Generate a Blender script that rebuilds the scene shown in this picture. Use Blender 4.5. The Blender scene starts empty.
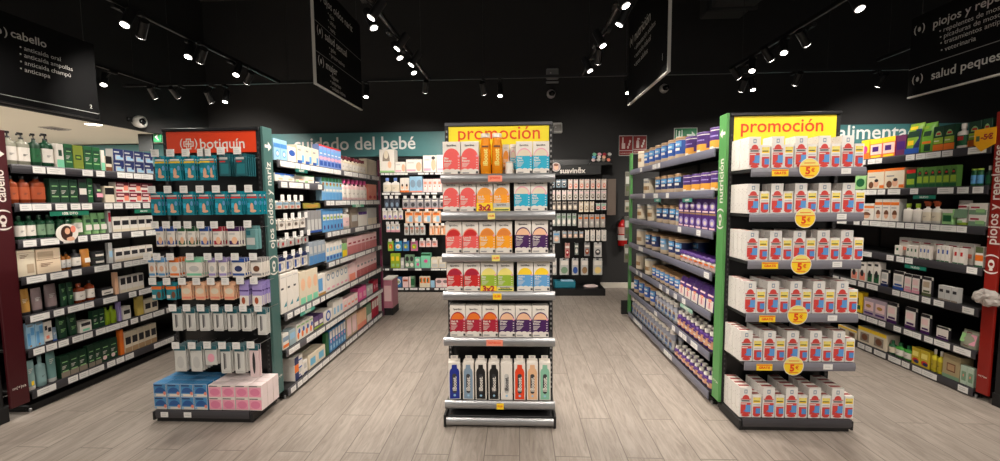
import bpy, bmesh, math, random
from mathutils import Vector, Matrix

SC = bpy.context.scene
COL = SC.collection
R2 = math.radians

# ------------------------------------------------------------------ camera, world, exposure
F_PX, YAW, PITCH, ROLL, EYE = 412.74, R2(-2.5363), R2(-4.2094), R2(-0.5096), 1.6
_f = Vector((math.sin(YAW)*math.cos(PITCH), math.cos(YAW)*math.cos(PITCH), math.sin(PITCH)))
_r0 = Vector((math.cos(YAW), -math.sin(YAW), 0)); _u0 = _r0.cross(_f)
CR = _r0*math.cos(ROLL) + _u0*math.sin(ROLL)
CU = _u0*math.cos(ROLL) - _r0*math.sin(ROLL)
CF = _f
cam_data = bpy.data.cameras.new('camera'); cam = bpy.data.objects.new('camera', cam_data); COL.objects.link(cam)
cam_data.sensor_fit = 'HORIZONTAL'; cam_data.sensor_width = 36.0; cam_data.lens = F_PX*36.0/1000.0
cam_data.clip_start = 0.05; cam_data.clip_end = 60
cam.matrix_world = Matrix(((CR.x, CU.x, -CF.x, 0), (CR.y, CU.y, -CF.y, 0), (CR.z, CU.z, -CF.z, EYE), (0, 0, 0, 1)))
SC.camera = cam

world = bpy.data.worlds.new('world'); SC.world = world; world.use_nodes = True
_bg = world.node_tree.nodes['Background']; _bg.inputs[0].default_value = (1.0, 0.95, 0.88, 1); _bg.inputs[1].default_value = 0.28
SC.view_settings.view_transform = 'Standard'
try: SC.view_settings.look = 'None'
except Exception: pass
SC.view_settings.exposure = 0.15; SC.view_settings.gamma = 1.0; SC.view_settings.use_curve_mapping = False
LAMP_W = 84.0
LAMP_COL = (1.0, 0.92, 0.825)

def _ray(px, py): return CF*F_PX + CR*(px-500.0) + CU*(230.5-py)
def onx(px, py, x): d = _ray(px, py); return d*(x/d.x) + Vector((0, 0, EYE))
def ony(px, py, y): d = _ray(px, py); return d*(y/d.y) + Vector((0, 0, EYE))
def onz(px, py, z): d = _ray(px, py); return d*((z-EYE)/d.z) + Vector((0, 0, EYE))
def proj(p):
    v = Vector(p) - Vector((0, 0, EYE)); k = F_PX/v.dot(CF)
    return 500+v.dot(CR)*k, 230.5-v.dot(CU)*k

# ------------------------------------------------------------------ materials
def lin(c):
    c = c/255.0
    return c/12.92 if c <= 0.04045 else ((c+0.055)/1.055)**2.4
PAL = dict(white=(228,220,210), cream=(222,208,184), beige=(186,164,138), kraft=(176,142,104), black=(14,14,15), ink=(38,36,40), grey=(140,138,138),
    lgrey=(190,188,184), dgrey=(62,60,62), navy=(28,42,92), blue=(38,80,158), sky=(96,158,208), cyan=(34,168,200), teal=(24,128,140), dteal=(16,92,104),
    lblue=(150,190,216), green=(28,92,52), dgreen=(20,58,38), lime=(150,180,52), lgreen=(150,196,130), mint=(128,206,168), sage=(120,150,120), olive=(86,96,60),
    red=(200,36,34), crimson=(168,24,52), maroon=(112,22,40), coral=(234,92,88), salmon=(236,140,116), pink=(230,160,176), lpink=(236,200,198), magenta=(206,60,140),
    hotpink=(222,90,150), purple=(72,36,112), dpurple=(66,20,84), lilac=(160,144,200), orange=(232,116,36), amber=(200,130,50), ochre=(180,132,62), brown=(110,66,40),
    rust=(164,74,38), yellow=(246,206,40), lyellow=(236,220,120), gold=(150,116,78), skin=(222,170,138), mauve=(130,112,112), taupe=(140,126,112), promo=(246,224,40),
    promored=(226,70,20), botired=(224,62,18), signteal=(66,100,96), bandteal=(70,122,124), signgreen=(84,146,80), signmaroon=(70,18,24), signred=(140,28,18), bluegrey=(128,150,170), silver=(172,172,174),
    peach=(236,186,150), exitgreen=(20,120,70))
_M = {}
def mat(c, rough=0.45, metal=0.0, trans=0.0, emit=0.0, spec=0.5):
    if isinstance(c, str) and c in _M and not isinstance(_M[c], tuple): return _M[c]
    rgb = PAL[c] if isinstance(c, str) else c
    key = (rgb, rough, metal, trans, emit)
    if key in _M: return _M[key]
    m = bpy.data.materials.new('m_'+(c if isinstance(c, str) else '%d_%d_%d' % rgb)); m.use_nodes = True
    b = m.node_tree.nodes['Principled BSDF']
    col = (*[lin(v) for v in rgb], 1)
    b.inputs['Base Color'].default_value = col
    b.inputs['Roughness'].default_value = rough; b.inputs['Metallic'].default_value = metal
    if 'Specular IOR Level' in b.inputs: b.inputs['Specular IOR Level'].default_value = spec
    if trans: b.inputs['Transmission Weight'].default_value = trans
    if emit:
        b.inputs['Emission Color'].default_value = col; b.inputs['Emission Strength'].default_value = emit
    else:   # slight print and wear variation
        nt = m.node_tree; tc = nt.nodes.new('ShaderNodeTexCoord'); nz = nt.nodes.new('ShaderNodeTexNoise'); nz.inputs['Scale'].default_value = 9.0
        mx = nt.nodes.new('ShaderNodeMix'); mx.data_type = 'RGBA'; mx.blend_type = 'MULTIPLY'; mx.inputs['Factor'].default_value = 0.12
        nt.links.new(tc.outputs['Object'], nz.inputs['Vector']); mx.inputs[6].default_value = col
        nt.links.new(nz.outputs['Fac'], mx.inputs[7]); nt.links.new(mx.outputs[2], b.inputs['Base Color'])
    _M[key] = m
    return m

def node_mat(name, fn, rough=0.5):
    m = bpy.data.materials.new(name); m.use_nodes = True; nt = m.node_tree
    b = nt.nodes['Principled BSDF']; b.inputs['Roughness'].default_value = rough
    fn(nt, b); _M[name] = m
    return m

def _floor(nt, b):
    N = nt.nodes.new; L = nt.links.new
    tc = N('ShaderNodeTexCoord'); mp = N('ShaderNodeMapping'); mp.inputs['Rotation'].default_value = (0, 0, R2(90))
    L(tc.outputs['Object'], mp.inputs['Vector'])
    br = N('ShaderNodeTexBrick'); br.offset = 0.37; br.offset_frequency = 2
    br.inputs['Scale'].default_value = 1.0; br.inputs['Brick Width'].default_value = 1.24; br.inputs['Row Height'].default_value = 0.222
    br.inputs['Mortar Size'].default_value = 0.0035; br.inputs['Mortar Smooth'].default_value = 0.4; br.inputs['Bias'].default_value = 0.0
    br.inputs['Color1'].default_value = (0.0, 0.0, 0.0, 1); br.inputs['Color2'].default_value = (1, 1, 1, 1); br.inputs['Mortar'].default_value = (0.5, 0.5, 0.5, 1)
    L(mp.outputs['Vector'], br.inputs['Vector'])
    mp2 = N('ShaderNodeMapping'); mp2.inputs['Scale'].default_value = (13.0, 1.5, 1.0); L(tc.outputs['Object'], mp2.inputs['Vector'])
    # shift the grain from plank to plank
    ad = N('ShaderNodeVectorMath'); ad.operation = 'MULTIPLY_ADD'; ad.inputs[1].default_value = (7.0, 13.0, 3.0)
    L(br.outputs['Color'], ad.inputs[0]); L(mp2.outputs['Vector'], ad.inputs[2])
    g1 = N('ShaderNodeTexNoise'); g1.inputs['Scale'].default_value = 2.2; g1.inputs['Detail'].default_value = 8; g1.inputs['Roughness'].default_value = 0.65; g1.inputs['Distortion'].default_value = 1.2
    L(ad.outputs[0], g1.inputs['Vector'])
    g2 = N('ShaderNodeTexNoise'); g2.inputs['Scale'].default_value = 0.9; g2.inputs['Detail'].default_value = 3; L(tc.outputs['Object'], g2.inputs['Vector'])
    rp = N('ShaderNodeValToRGB'); e = rp.color_ramp.elements
    e[0].position = 0.25; e[0].color = (0.186, 0.153, 0.127, 1); e[1].position = 0.62; e[1].color = (0.334, 0.286, 0.245, 1)
    L(g1.outputs['Fac'], rp.inputs['Fac'])
    tone = N('ShaderNodeMix'); tone.data_type = 'RGBA'; tone.blend_type = 'MULTIPLY'; tone.inputs['Factor'].default_value = 1.0
    r2 = N('ShaderNodeMapRange'); r2.inputs['To Min'].default_value = 0.90; r2.inputs['To Max'].default_value = 1.05; L(br.outputs['Color'], r2.inputs['Value'])
    L(rp.outputs['Color'], tone.inputs[6]); L(r2.outputs['Result'], tone.inputs[7])
    t2 = N('ShaderNodeMix'); t2.data_type = 'RGBA'; t2.blend_type = 'MULTIPLY'; t2.inputs['Factor'].default_value = 1.0
    r3 = N('ShaderNodeMapRange'); r3.inputs['To Min'].default_value = 0.84; r3.inputs['To Max'].default_value = 1.1; L(g2.outputs['Fac'], r3.inputs['Value'])
    L(tone.outputs[2], t2.inputs[6]); L(r3.outputs['Result'], t2.inputs[7])
    sm = N('ShaderNodeMix'); sm.data_type = 'RGBA'; sm.inputs[7].default_value = (0.13, 0.11, 0.09, 1)
    L(br.outputs['Fac'], sm.inputs['Factor']); L(t2.outputs[2], sm.inputs[6]); L(sm.outputs[2], b.inputs['Base Color'])
    bp = N('ShaderNodeBump'); bp.inputs['Strength'].default_value = 0.12; bp.inputs['Distance'].default_value = 0.004; L(g1.outputs['Fac'], bp.inputs['Height']); L(bp.outputs['Normal'], b.inputs['Normal'])
FLOOR = node_mat('grey_oak_planks', _floor, 0.5)

def _paint(rgb, var=0.25, sc=1.4):
    def fn(nt, b):
        N = nt.nodes.new; L = nt.links.new
        tc = N('ShaderNodeTexCoord'); nz = N('ShaderNodeTexNoise'); nz.inputs['Scale'].default_value = sc; nz.inputs['Detail'].default_value = 5
        L(tc.outputs['Object'], nz.inputs['Vector']); rp = N('ShaderNodeValToRGB')
        c = [lin(v) for v in rgb]
        rp.color_ramp.elements[0].color = (*[v*(1-var) for v in c], 1); rp.color_ramp.elements[1].color = (*[v*(1+var) for v in c], 1)
        L(nz.outputs['Fac'], rp.inputs['Fac']); L(rp.outputs['Color'], b.inputs['Base Color'])
    return fn
WALLM = node_mat('black_wall_paint', _paint((38, 37, 37)), 0.8)
CEILM = node_mat('black_ceiling_paint', _paint((62, 60, 59)), 0.9)
WCEIL = node_mat('white_ceiling_paint', _paint((226, 222, 208), 0.03), 0.8)
BLK = node_mat('black_powder_coat', _paint((17, 16, 17), 0.2, 30), 0.6)
BLKP = node_mat('black_plastic', _paint((13, 13, 14), 0.2, 30), 0.35)
def _speck(nt, b):
    N = nt.nodes.new; L = nt.links.new
    tc = N('ShaderNodeTexCoord'); mp = N('ShaderNodeMapping'); mp.inputs['Scale'].default_value = (90, 90, 150); L(tc.outputs['Object'], mp.inputs['Vector'])
    nz = N('ShaderNodeTexNoise'); nz.inputs['Scale'].default_value = 1.0; nz.inputs['Detail'].default_value = 1; L(mp.outputs['Vector'], nz.inputs['Vector'])
    rp = N('ShaderNodeValToRGB'); e = rp.color_ramp.elements; e[0].position = 0.27; e[0].color = (0.36, 0.29, 0.27, 1); e[1].position = 0.34; e[1].color = (0.68, 0.645, 0.6, 1)
    L(nz.outputs['Fac'], rp.inputs['Fac']); L(rp.outputs['Color'], b.inputs['Base Color'])
SPECK = node_mat('small_print_carton', _speck, 0.5)
SILVER = mat('silver', 0.3, 0.75)
RAILG = mat((118, 116, 124), 0.35, 0.0)
RAILD = mat((58, 56, 60), 0.35, 0.0)
TICK = mat((232, 229, 224), 0.5)
GLOW = None

def M(c, **k):
    if isinstance(c, bpy.types.Material): return c
    return mat(c, **k)

# ------------------------------------------------------------------ mesh builder
_txt = {}
def text_mesh(s, bold=0.0):
    k = (s, bold)
    if k not in _txt:
        cu = bpy.data.curves.new('t', 'FONT'); cu.body = s; cu.size = 1.0; cu.offset = bold; cu.resolution_u = 3; cu.space_line = 0.85
        o = bpy.data.objects.new('t', cu); me = bpy.data.meshes.new_from_object(o)
        vs = [(v.co.x, v.co.y) for v in me.vertices]; fs = [tuple(p.vertices) for p in me.polygons]
        bpy.data.objects.remove(o); bpy.data.curves.remove(cu); bpy.data.meshes.remove(me)
        _txt[k] = (vs, fs)
    return _txt[k]

class MB:
    def __init__(s): s.v = []; s.f = []; s.m = []; s.sm = []; s.mats = []
    def mi(s, m):
        m = M(m)
        if m not in s.mats: s.mats.append(m)
        return s.mats.index(m)
    def add(s, vs, fs, m, smooth=False):
        o = len(s.v); s.v += [tuple(v) for v in vs]; i = s.mi(m)
        for f in fs: s.f.append([o+k for k in f]); s.m.append(i); s.sm.append(smooth)
        return s
    def poly(s, pts, m): return s.add(pts, [list(range(len(pts)))], m)
    def box(s, x0, x1, y0, y1, z0, z1, m, c=0.0):
        if x0 > x1: x0, x1 = x1, x0
        if y0 > y1: y0, y1 = y1, y0
        if z0 > z1: z0, z1 = z1, z0
        c = min(c, (x1-x0)*.3, (y1-y0)*.3, (z1-z0)*.3)
        if c <= 0:
            vs = [(x, y, z) for x in (x0, x1) for y in (y0, y1) for z in (z0, z1)]
            return s.add(vs, [(0,1,3,2), (4,6,7,5), (0,4,5,1), (2,3,7,6), (0,2,6,4), (1,5,7,3)], m)
        bm = bmesh.new(); bmesh.ops.create_cube(bm, size=1.0)
        for v in bm.verts: v.co = Vector(((x0+x1)/2+v.co.x*(x1-x0), (y0+y1)/2+v.co.y*(y1-y0), (z0+z1)/2+v.co.z*(z1-z0)))
        bmesh.ops.bevel(bm, geom=bm.edges[:], offset=c, segments=1, affect='EDGES', profile=0.5)
        bm.verts.index_update(); s.add([v.co[:] for v in bm.verts], [[v.index for v in f.verts] for f in bm.faces], m); bm.free()
        return s
    def lathe(s, prof, m, n=12, cx=0, cy=0, sx=1.0, sy=1.0, p=2.0, cap=True):
        vs = []; fs = []
        for r, z in prof:
            for k in range(n):
                a = 2*math.pi*(k+.5)/n; ca, sa = math.cos(a), math.sin(a)
                q = (abs(ca)**p + abs(sa)**p)**(-1.0/p)
                vs.append((cx+r*q*ca*sx, cy+r*q*sa*sy, z))
        for j in range(len(prof)-1):
            for k in range(n):
                k2 = (k+1) % n; fs.append((j*n+k, j*n+k2, (j+1)*n+k2, (j+1)*n+k))
        s.add(vs, fs, m, True)
        if cap:
            s.add(vs[:n], [list(range(n))[::-1]], m); s.add(vs[-n:], [list(range(n))], m)
        return s
    def prism(s, pts, y0, y1, m):      # polygon in x,z pushed along y
        n = len(pts); vs = [(x, y0, z) for x, z in pts] + [(x, y1, z) for x, z in pts]
        fs = [list(range(n)), list(range(n, 2*n))[::-1]] + [(k, n+k, n+(k+1) % n, (k+1) % n) for k in range(n)]
        return s.add(vs, fs, m)
    def tube(s, pts, r, m, n=6, taper=None):
        pts = [Vector(p) for p in pts]; vs = []; fs = []
        for i, p in enumerate(pts):
            d = (pts[min(i+1, len(pts)-1)]-pts[max(i-1, 0)]).normalized()
            a = d.cross(Vector((0, 0, 1)) if abs(d.z) < .9 else Vector((1, 0, 0))).normalized(); b = d.cross(a)
            rr = r if taper is None else taper[i]
            for k in range(n):
                t = 2*math.pi*k/n; vs.append(tuple(p+a*math.cos(t)*rr+b*math.sin(t)*rr))
        for i in range(len(pts)-1):
            for k in range(n): fs.append((i*n+k, i*n+(k+1) % n, (i+1)*n+(k+1) % n, (i+1)*n+k))
        s.add(vs, fs, m, True); s.add(vs[:n], [list(range(n))[::-1]], m); s.add(vs[-n:], [list(range(n))], m)
        return s
    def rect(s, o, r, u, a0, a1, b0, b1, m):
        o, r, u = Vector(o), Vector(r), Vector(u)
        return s.poly([o+r*a0+u*b0, o+r*a1+u*b0, o+r*a1+u*b1, o+r*a0+u*b1], m)
    def ell(s, o, r, u, a, b, ra, rb, m, n=20, t0=0.0, t1=2*math.pi):
        o, r, u = Vector(o), Vector(r), Vector(u)
        k = n if t1-t0 > 6.2 else n+1
        return s.poly([o+r*(a+ra*math.cos(t0+(t1-t0)*i/n))+u*(b+rb*math.sin(t0+(t1-t0)*i/n)) for i in range(k)], m)
    def ring(s, o, r, u, a, b, ra, w, m, n=20, t0=0.0, t1=2*math.pi):
        o, r, u = Vector(o), Vector(r), Vector(u); vs = []; fs = []
        for i in range(n+1):
            t = t0+(t1-t0)*i/n
            for q in (ra, ra-w): vs.append(o+r*(a+q*math.cos(t))+u*(b+q*math.sin(t)))
        for i in range(n): fs.append((2*i, 2*i+1, 2*i+3, 2*i+2))
        return s.add(vs, fs, m)
    def text(s, t, o, r, u, a, b, m, size=None, width=None, bold=0.0, align='c'):
        vs, fs = text_mesh(t, bold)
        if not vs: return s
        x0 = min(v[0] for v in vs); x1 = max(v[0] for v in vs); y0 = min(v[1] for v in vs); y1 = max(v[1] for v in vs)
        k = size if size else width/(x1-x0)
        ox = (x0+x1)/2 if align == 'c' else (x0 if align == 'l' else x1); oy = (y0+y1)/2 if align == 'c' else 0.0
        o, r, u = Vector(o), Vector(r), Vector(u)
        return s.add([o+r*(a+(x-ox)*k)+u*(b+(y-oy)*k) for x, y in vs], fs, m)
    def obj(s, name, parent=None, origin=None):
        me = bpy.data.meshes.new(name)
        if origin is None: origin = Vector((0, 0, 0)) if parent is None else W(parent)
        o3 = Vector(origin); me.from_pydata([tuple(Vector(v)-o3) for v in s.v], [], s.f)
        for m in s.mats: me.materials.append(m)
        me.polygons.foreach_set('material_index', s.m); me.polygons.foreach_set('use_smooth', s.sm); me.update()
        o = bpy.data.objects.new(name, me); COL.objects.link(o)
        if parent is not None: o.parent = parent; o['_w'] = list(W(parent)) if False else [*(o3)]
        else: o.location = o3; o['_w'] = [*o3]
        del_keys.append(o)
        return o
del_keys = []
_W = {}
def W(o): return Vector(o['_w']) if '_w' in o else Vector((0, 0, 0))

def empty(name, loc=(0, 0, 0)):
    o = bpy.data.objects.new(name, None); COL.objects.link(o); o.location = loc; o['_w'] = [*loc]; o.empty_display_size = 0.05; del_keys.append(o)
    return o
KIDS = {}
def kids(o): return [c for c in o.children]
def copy_tree(o, parent=None):
    c = o.copy(); COL.objects.link(c); del_keys.append(c)
    if parent is not None: c.parent = parent
    for ch in list(o.children): copy_tree(ch, c)
    return c
def tag(o, label, cat, group=None):
    o['label'] = label; o['category'] = cat
    if group: o['group'] = group
    return o
def struct(o): o['kind'] = 'structure'; return o
X3, Y3, Z3 = Vector((1, 0, 0)), Vector((0, 1, 0)), Vector((0, 0, 1))
ORD = 'first second third fourth fifth sixth seventh eighth ninth tenth eleventh twelfth thirteenth fourteenth fifteenth sixteenth seventeenth eighteenth nineteenth twentieth'.split()
# labels of repeated goods are written at the end, when the neighbours are known
PENDING = []
def pend(o, desc, place, cat, group, coord, anchor): PENDING.append((o, desc, place, cat, group, coord, anchor))
def finish_labels():
    by = {}
    for t in PENDING: by.setdefault((t[1], t[2]), []).append(t)
    for (desc, place), L in by.items():
        L.sort(key=lambda t: t[5])
        for i, (o, _, _, cat, group, _, anchor) in enumerate(L):
            tag(o, f'{desc}, {place}' if len(L) == 1 else f'{desc}, {ORD[i]} from {anchor}, {place}', cat, group)
rng = random.Random(7)

# ------------------------------------------------------------------ the shell
b = MB(); b.box(-11, 9.5, -4.0, 7.6, -0.12, 0, FLOOR); struct(b.obj('floor'))
b = MB(); b.box(-11, 9.5, 7.45, 7.6, 0, 5.2, WALLM); struct(b.obj('wall_back'))
b = MB(); b.box(9.5, 9.65, -4.0, 7.6, 0, 5.2, WALLM); struct(b.obj('wall_right'))
b = MB(); b.box(-11.15, -11, -4.0, 7.6, 0, 5.2, WALLM); struct(b.obj('wall_left'))
b = MB(); b.box(-11, 9.5, -4.0, 7.6, 5.2, 5.35, CEILM); struct(b.obj('ceiling'))
b = MB(); b.box(-11, -5.72, -4.0, 7.45, 2.7, 2.8, WCEIL); struct(b.obj('ceiling_low'))
b = MB(); b.box(-5.72, -5.66, -4.0, 7.45, 2.69, 5.2, WALLM); struct(b.obj('wall_bulkhead'))
b = MB(); b.box(0.2, 4.9, 7.43, 7.45, 0, 0.1, mat((206, 198, 186)), .004); struct(b.obj('baseboard_back'))

# category band on the back wall: one long teal fascia in three sections with lettering
def fascia(name, x0, x1, label, words=None, zz=(2.40, 2.83)):
    r = empty(name, ((x0+x1)/2, 7.44, 2.34))
    b = MB(); b.box(x0, x1, 7.40, 7.449, zz[0], zz[1], mat('bandteal', .4), .004); b.obj('panel', r)
    if words:
        b = MB()
        for t, o, w, z in words: b.text(t, (o, 7.397, z), X3, Z3, 0, 0, mat((232, 232, 228), .5), width=w, bold=.012)
        b.obj('lettering', r)
    tag(r, label, 'sign')
fascia('wall_sign', -10.5, -5.75, 'plain dark teal sign band under the white ceiling behind the shampoo shelves', zz=(2.28, 2.68))
fascia('wall_sign', -5.6, -0.9, 'teal wall sign reading cuidado del bebé above the baby shelves', [('cuidado del bebé', (ony(294, 145, 7.4).x+ony(415.5, 144, 7.4).x)/2, ony(415.5, 144, 7.4).x-ony(294, 145, 7.4).x, ony(400, 142.8, 7.4).z)])
fascia('wall_sign', 4.2, 9.3, 'teal wall sign reading alimentación behind the red-posted rack', [('alimentación', ony(838, 132, 7.4).x+(ony(908, 132, 7.4).x-ony(838, 132, 7.4).x)*.74, (ony(908, 132, 7.4).x-ony(838, 132, 7.4).x)*1.48, ony(870, 132, 7.4).z)])

# ------------------------------------------------------------------ lights: suspended tracks with spotlights
LENS = bpy.data.materials.new('lit_lens'); LENS.use_nodes = True
_b = LENS.node_tree.nodes['Principled BSDF']; _b.inputs['Base Color'].default_value = (1, .95, .88, 1); _b.inputs['Emission Color'].default_value = (1, .93, .84, 1); _b.inputs['Emission Strength'].default_value = 14.0
TRK = mat((20, 20, 21), .45)
TZ = 3.2
def track(p0, p1, label, wires):
    d = (p1-p0).normalized(); r = empty('lighting_track', p0)
    n = Vector((-d.y, d.x, 0)); b = MB()
    vs = [p+n*s*.018+Z3*t for p in (p0, p1) for s, t in ((-1, 0), (1, 0), (1, .034), (-1, .034))]
    b.add(vs, [(0, 1, 2, 3), (7, 6, 5, 4), (0, 4, 5, 1), (1, 5, 6, 2), (2, 6, 7, 3), (3, 7, 4, 0)], TRK); b.obj('rail', r)
    b = MB(); vs = [p+n*s*.005+Z3*t for p in (p0, p1) for s, t in ((-1, -.002), (1, -.002), (1, .004), (-1, .004))]
    b.add(vs, [(0, 1, 2, 3), (7, 6, 5, 4), (0, 4, 5, 1), (1, 5, 6, 2), (2, 6, 7, 3), (3, 7, 4, 0)], mat('grey', .3, .6)); b.obj('conductor_strip', r)
    for t in wires:
        q = p0+(p1-p0)*t; b = MB(); b.tube([q+Z3*.03, Vector((q.x, q.y, 5.2))], .003, mat('dgrey', .4, .5), 5); b.obj('suspension_wire', r)
    for q in (p0, p1):
        b = MB(); b.box(q.x-.022, q.x+.022, q.y-.022, q.y+.022, TZ-.004, TZ+.038, TRK, .004); b.obj('end_cap', r)
    tag(r, label, 'light track')
TX = dict(a=-3.22, b=-1.18, c=.84, d=2.68)
track(Vector((TX['a'], -2, TZ)), Vector((TX['a'], 5.53, TZ)), 'black ceiling light track above the teal-posted rack with three lit spots', (.2, .62, .9))
track(Vector((TX['b'], -2, TZ)), Vector((TX['b'], 5.53, TZ)), 'black ceiling light track over the aisle between first-aid and middle stands', (.2, .6, .95))
track(Vector((TX['c'], -2, TZ)), Vector((TX['c'], 5.53, TZ)), 'black ceiling light track over the aisle beside the nutrition rack', (.2, .6, .93))
track(Vector((TX['d'], -2, TZ)), Vector((TX['d'], 5.4, TZ)), 'black ceiling light track above the carton promo endcap', (.2, .6, .97))
track(Vector((-5.4, 5.58, TZ)), Vector((5.6, 5.58, TZ)), 'long black light track running across the shop before the back wall', (.06, .21, .45, .62, .85))
track(Vector((-4.9, 2.5, TZ)), Vector((-4.9, 5.5, TZ)), 'short black light track above the shampoo rack', (.3, .9))
track(Vector((4.27, -1, TZ)), Vector((4.27, 5.2, TZ)), 'black light track behind the hanging lice-treatment board', (.3, .98))

SPOTDATA = {}
def spot(p, aim, label, lit=True, w=1.0, ang=86, tx=None, ty=None):
    """p: centre of the lens; aim: pointing direction"""
    a = Vector(aim).normalized(); p = Vector(p); r = empty('track_spotlight', (p.x, p.y, TZ))
    up = p-a*.15
    b = MB(); b.tube([p-a*.004, p-a*.17], .036, TRK, 14); b.obj('housing', r)
    b = MB(); q = a.cross(Z3 if abs(a.z) < .95 else X3).normalized(); b.ell(p+a*.001, q, a.cross(q), 0, 0, .030, .030, LENS, 18); b.obj('lens', r)
    b = MB(); b.ring(p+a*.002, q, a.cross(q), 0, 0, .037, .007, mat('grey', .35, .5), 18); b.obj('trim_ring', r)
    top = Vector((p.x-a.x*.09 if tx is None else tx, p.y-a.y*.09 if ty is None else ty, TZ)); b = MB(); b.tube([p-a*.09, top], .008, TRK, 6); b.obj('stem', r)
    b = MB(); b.box(top.x-.02, top.x+.02, top.y-.05, top.y+.05, TZ-.03, TZ+.002, TRK, .004); b.obj('track_adapter', r)
    if w not in SPOTDATA:
        ld = bpy.data.lights.new('spot_beam', 'SPOT'); ld.energy = LAMP_W*w; ld.color = LAMP_COL; ld.spot_size = R2(ang); ld.spot_blend = 0.8; ld.shadow_soft_size = 0.035; SPOTDATA[w] = ld
    lo = bpy.data.objects.new('spot_beam', SPOTDATA[w]); COL.objects.link(lo); lo.parent = r
    lo.matrix_local = Matrix.Translation(p+a*.012-Vector((p.x, p.y, TZ))) @ a.to_track_quat('-Z', 'Y').to_matrix().to_4x4()
    pend(r, label, 'ceiling track', 'spotlight', 'ceiling track spotlights', p.y*10+p.x, 'the camera end')

def lit_at(px, py, x, aim, label, w=1.0):
    p = onz(px, py, 3.03); p.x = x+max(-.09, min(.09, p.x-x)); spot(p, aim, label, w=w, tx=x )
T = 'track spotlight above the teal-posted rack'
for px, py in ((125, 25), (188, 57), (236, 75)): lit_at(px, py, TX['a']-.02, (.05, -.55, -1), 'lit '+T)
for px, py in ((141, 37), (200, 62), (247, 83)): lit_at(px, py, TX['a']+.06, (-1.0, .7, -.9), 'added turned-away '+T)
T = 'track spotlight over the baby-care aisle'
for px, py in ((371, 18), (397, 49), (413, 65)): lit_at(px, py, TX['b']-.03, (-.6, -.25, -1), 'lit '+T)
for px, py in ((374, 28), (400, 58), (414, 73)): lit_at(px, py, TX['b']+.03, (.45, -.15, -1), 'second lit '+T)
T = 'track spotlight over the nutrition aisle'
for px, py in ((626, 6), (603, 46), (590, 71)): lit_at(px, py, TX['c']+.02, (.4, -.3, -1), 'lit '+T)
lit_at(619, 25, TX['c']-.04, (-.5, .1, -1), 'tilted '+T); lit_at(598, 63, TX['c']-.04, (.05, .95, -.7), 'tilted '+T, w=2.2)
T = 'track spotlight above the carton promo endcap'
for px, py in ((784, 53), (752, 71)): lit_at(px, py, TX['d'], (-.25, -.5, -1), 'lit '+T)
for px, py in ((807, 45), (770, 60), (734, 78)): lit_at(px, py, TX['d']+.05, (1.0, .5, -.9), 'added turned-away '+T)
lit_at(860, 9, TX['d'], (.1, -.5, -1), 'large lit track spotlight before the hanging lice-treatment board')
T = 'track spotlight before the back wall'
for px, py, up, tw in ((155, 97, 0, 1), (211, 102, 0, 1), (225, 102, 1, 1), (366, 97, 1, 1), (425, 85, 0, 1), (484, 94, 0, 1), (500, 96, 1, 1), (628, 93, 1, 1), (753, 90, 1, 1), (741, 91, 0, 1), (795, 84, 0, 1), (878, 86, 0, 1)):
    p = ony(px, py, 5.56); p.z = min(p.z, TZ-.16)
    spot(p, (.02, -.35, -1) if up else (-.3 if px < 470 else .12, .95, -.85), ('lit ' if up else 'added turned-away ')+T, w=1.0 if up else 2.6, ty=5.58)
for x_ in (5.45, -4.6): spot((x_, 5.52, 3.03), (.3 if x_ > 0 else -.15, .95, -.6), 'added turned-away '+T, w=2.6, ty=5.58)  # extra spotlights, added to brighten the sign bands on the back wall
lit_at(97, 85, -4.9, (.3, -.5, -1), 'lit track spotlight above the far shampoo shelves')
# the same tracks carry on towards and behind the camera
T = 'track spotlight'
for k, y in enumerate((-1.4, -.3, .8, 1.6, 2.4)):
    spot((TX['a'], y, 3.0), (-.75, .55, -1), 'near '+T+' facing the shampoo rack', w=.7); spot((TX['b'], y, 3.0), (-.45, .8, -1) if k % 2 == 0 else (.4, .65, -1), 'near '+T+' facing the first-aid endcap', w=1.0)
    spot((TX['c'], y, 3.0), (-.5 if k % 2 else .35, .75, -1), 'near '+T+' facing the promo stands', w=1.05 if k % 2 else 1.0); spot((TX['d'], y, 3.0), (.6 if k % 2 else -.3, .75, -1), 'near '+T+' facing the red-posted rack')

# ------------------------------------------------------------------ shelving
class Face:
    """Front plane of a rack. kind 'x': faces along x with sign s; kind 'y': faces the camera."""
    def __init__(s, kind, plane, sgn, place, anchor, asc=True):
        s.kind, s.plane, s.sgn, s.place, s.anchor, s.asc = kind, plane, sgn, place, anchor, asc
        s.rot = R2(90)*sgn if kind == 'x' else 0.0
    def hit(s, px, py, back):
        return onx(px, py, s.plane-s.sgn*back) if s.kind == 'x' else ony(px, py, s.plane+back)
    def along(s, p): return p.y if s.kind == 'x' else p.x
    def pos(s, a, back, z): return Vector((s.plane-s.sgn*back, a, z)) if s.kind == 'x' else Vector((a, s.plane+back, z))
    def coord(s, px, ptop, z, back):
        p = s.hit(px, ptop, back); a, zt = s.along(p), p.z
        py = (proj(s.pos(a, back, z))[1]+ptop)/2
        return s.along(s.hit(px, py, back)), zt
    # local frame for rails: a = along, q = out of the rack, z
    def P(s, a, q, z): return s.pos(a, -q, z)

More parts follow.
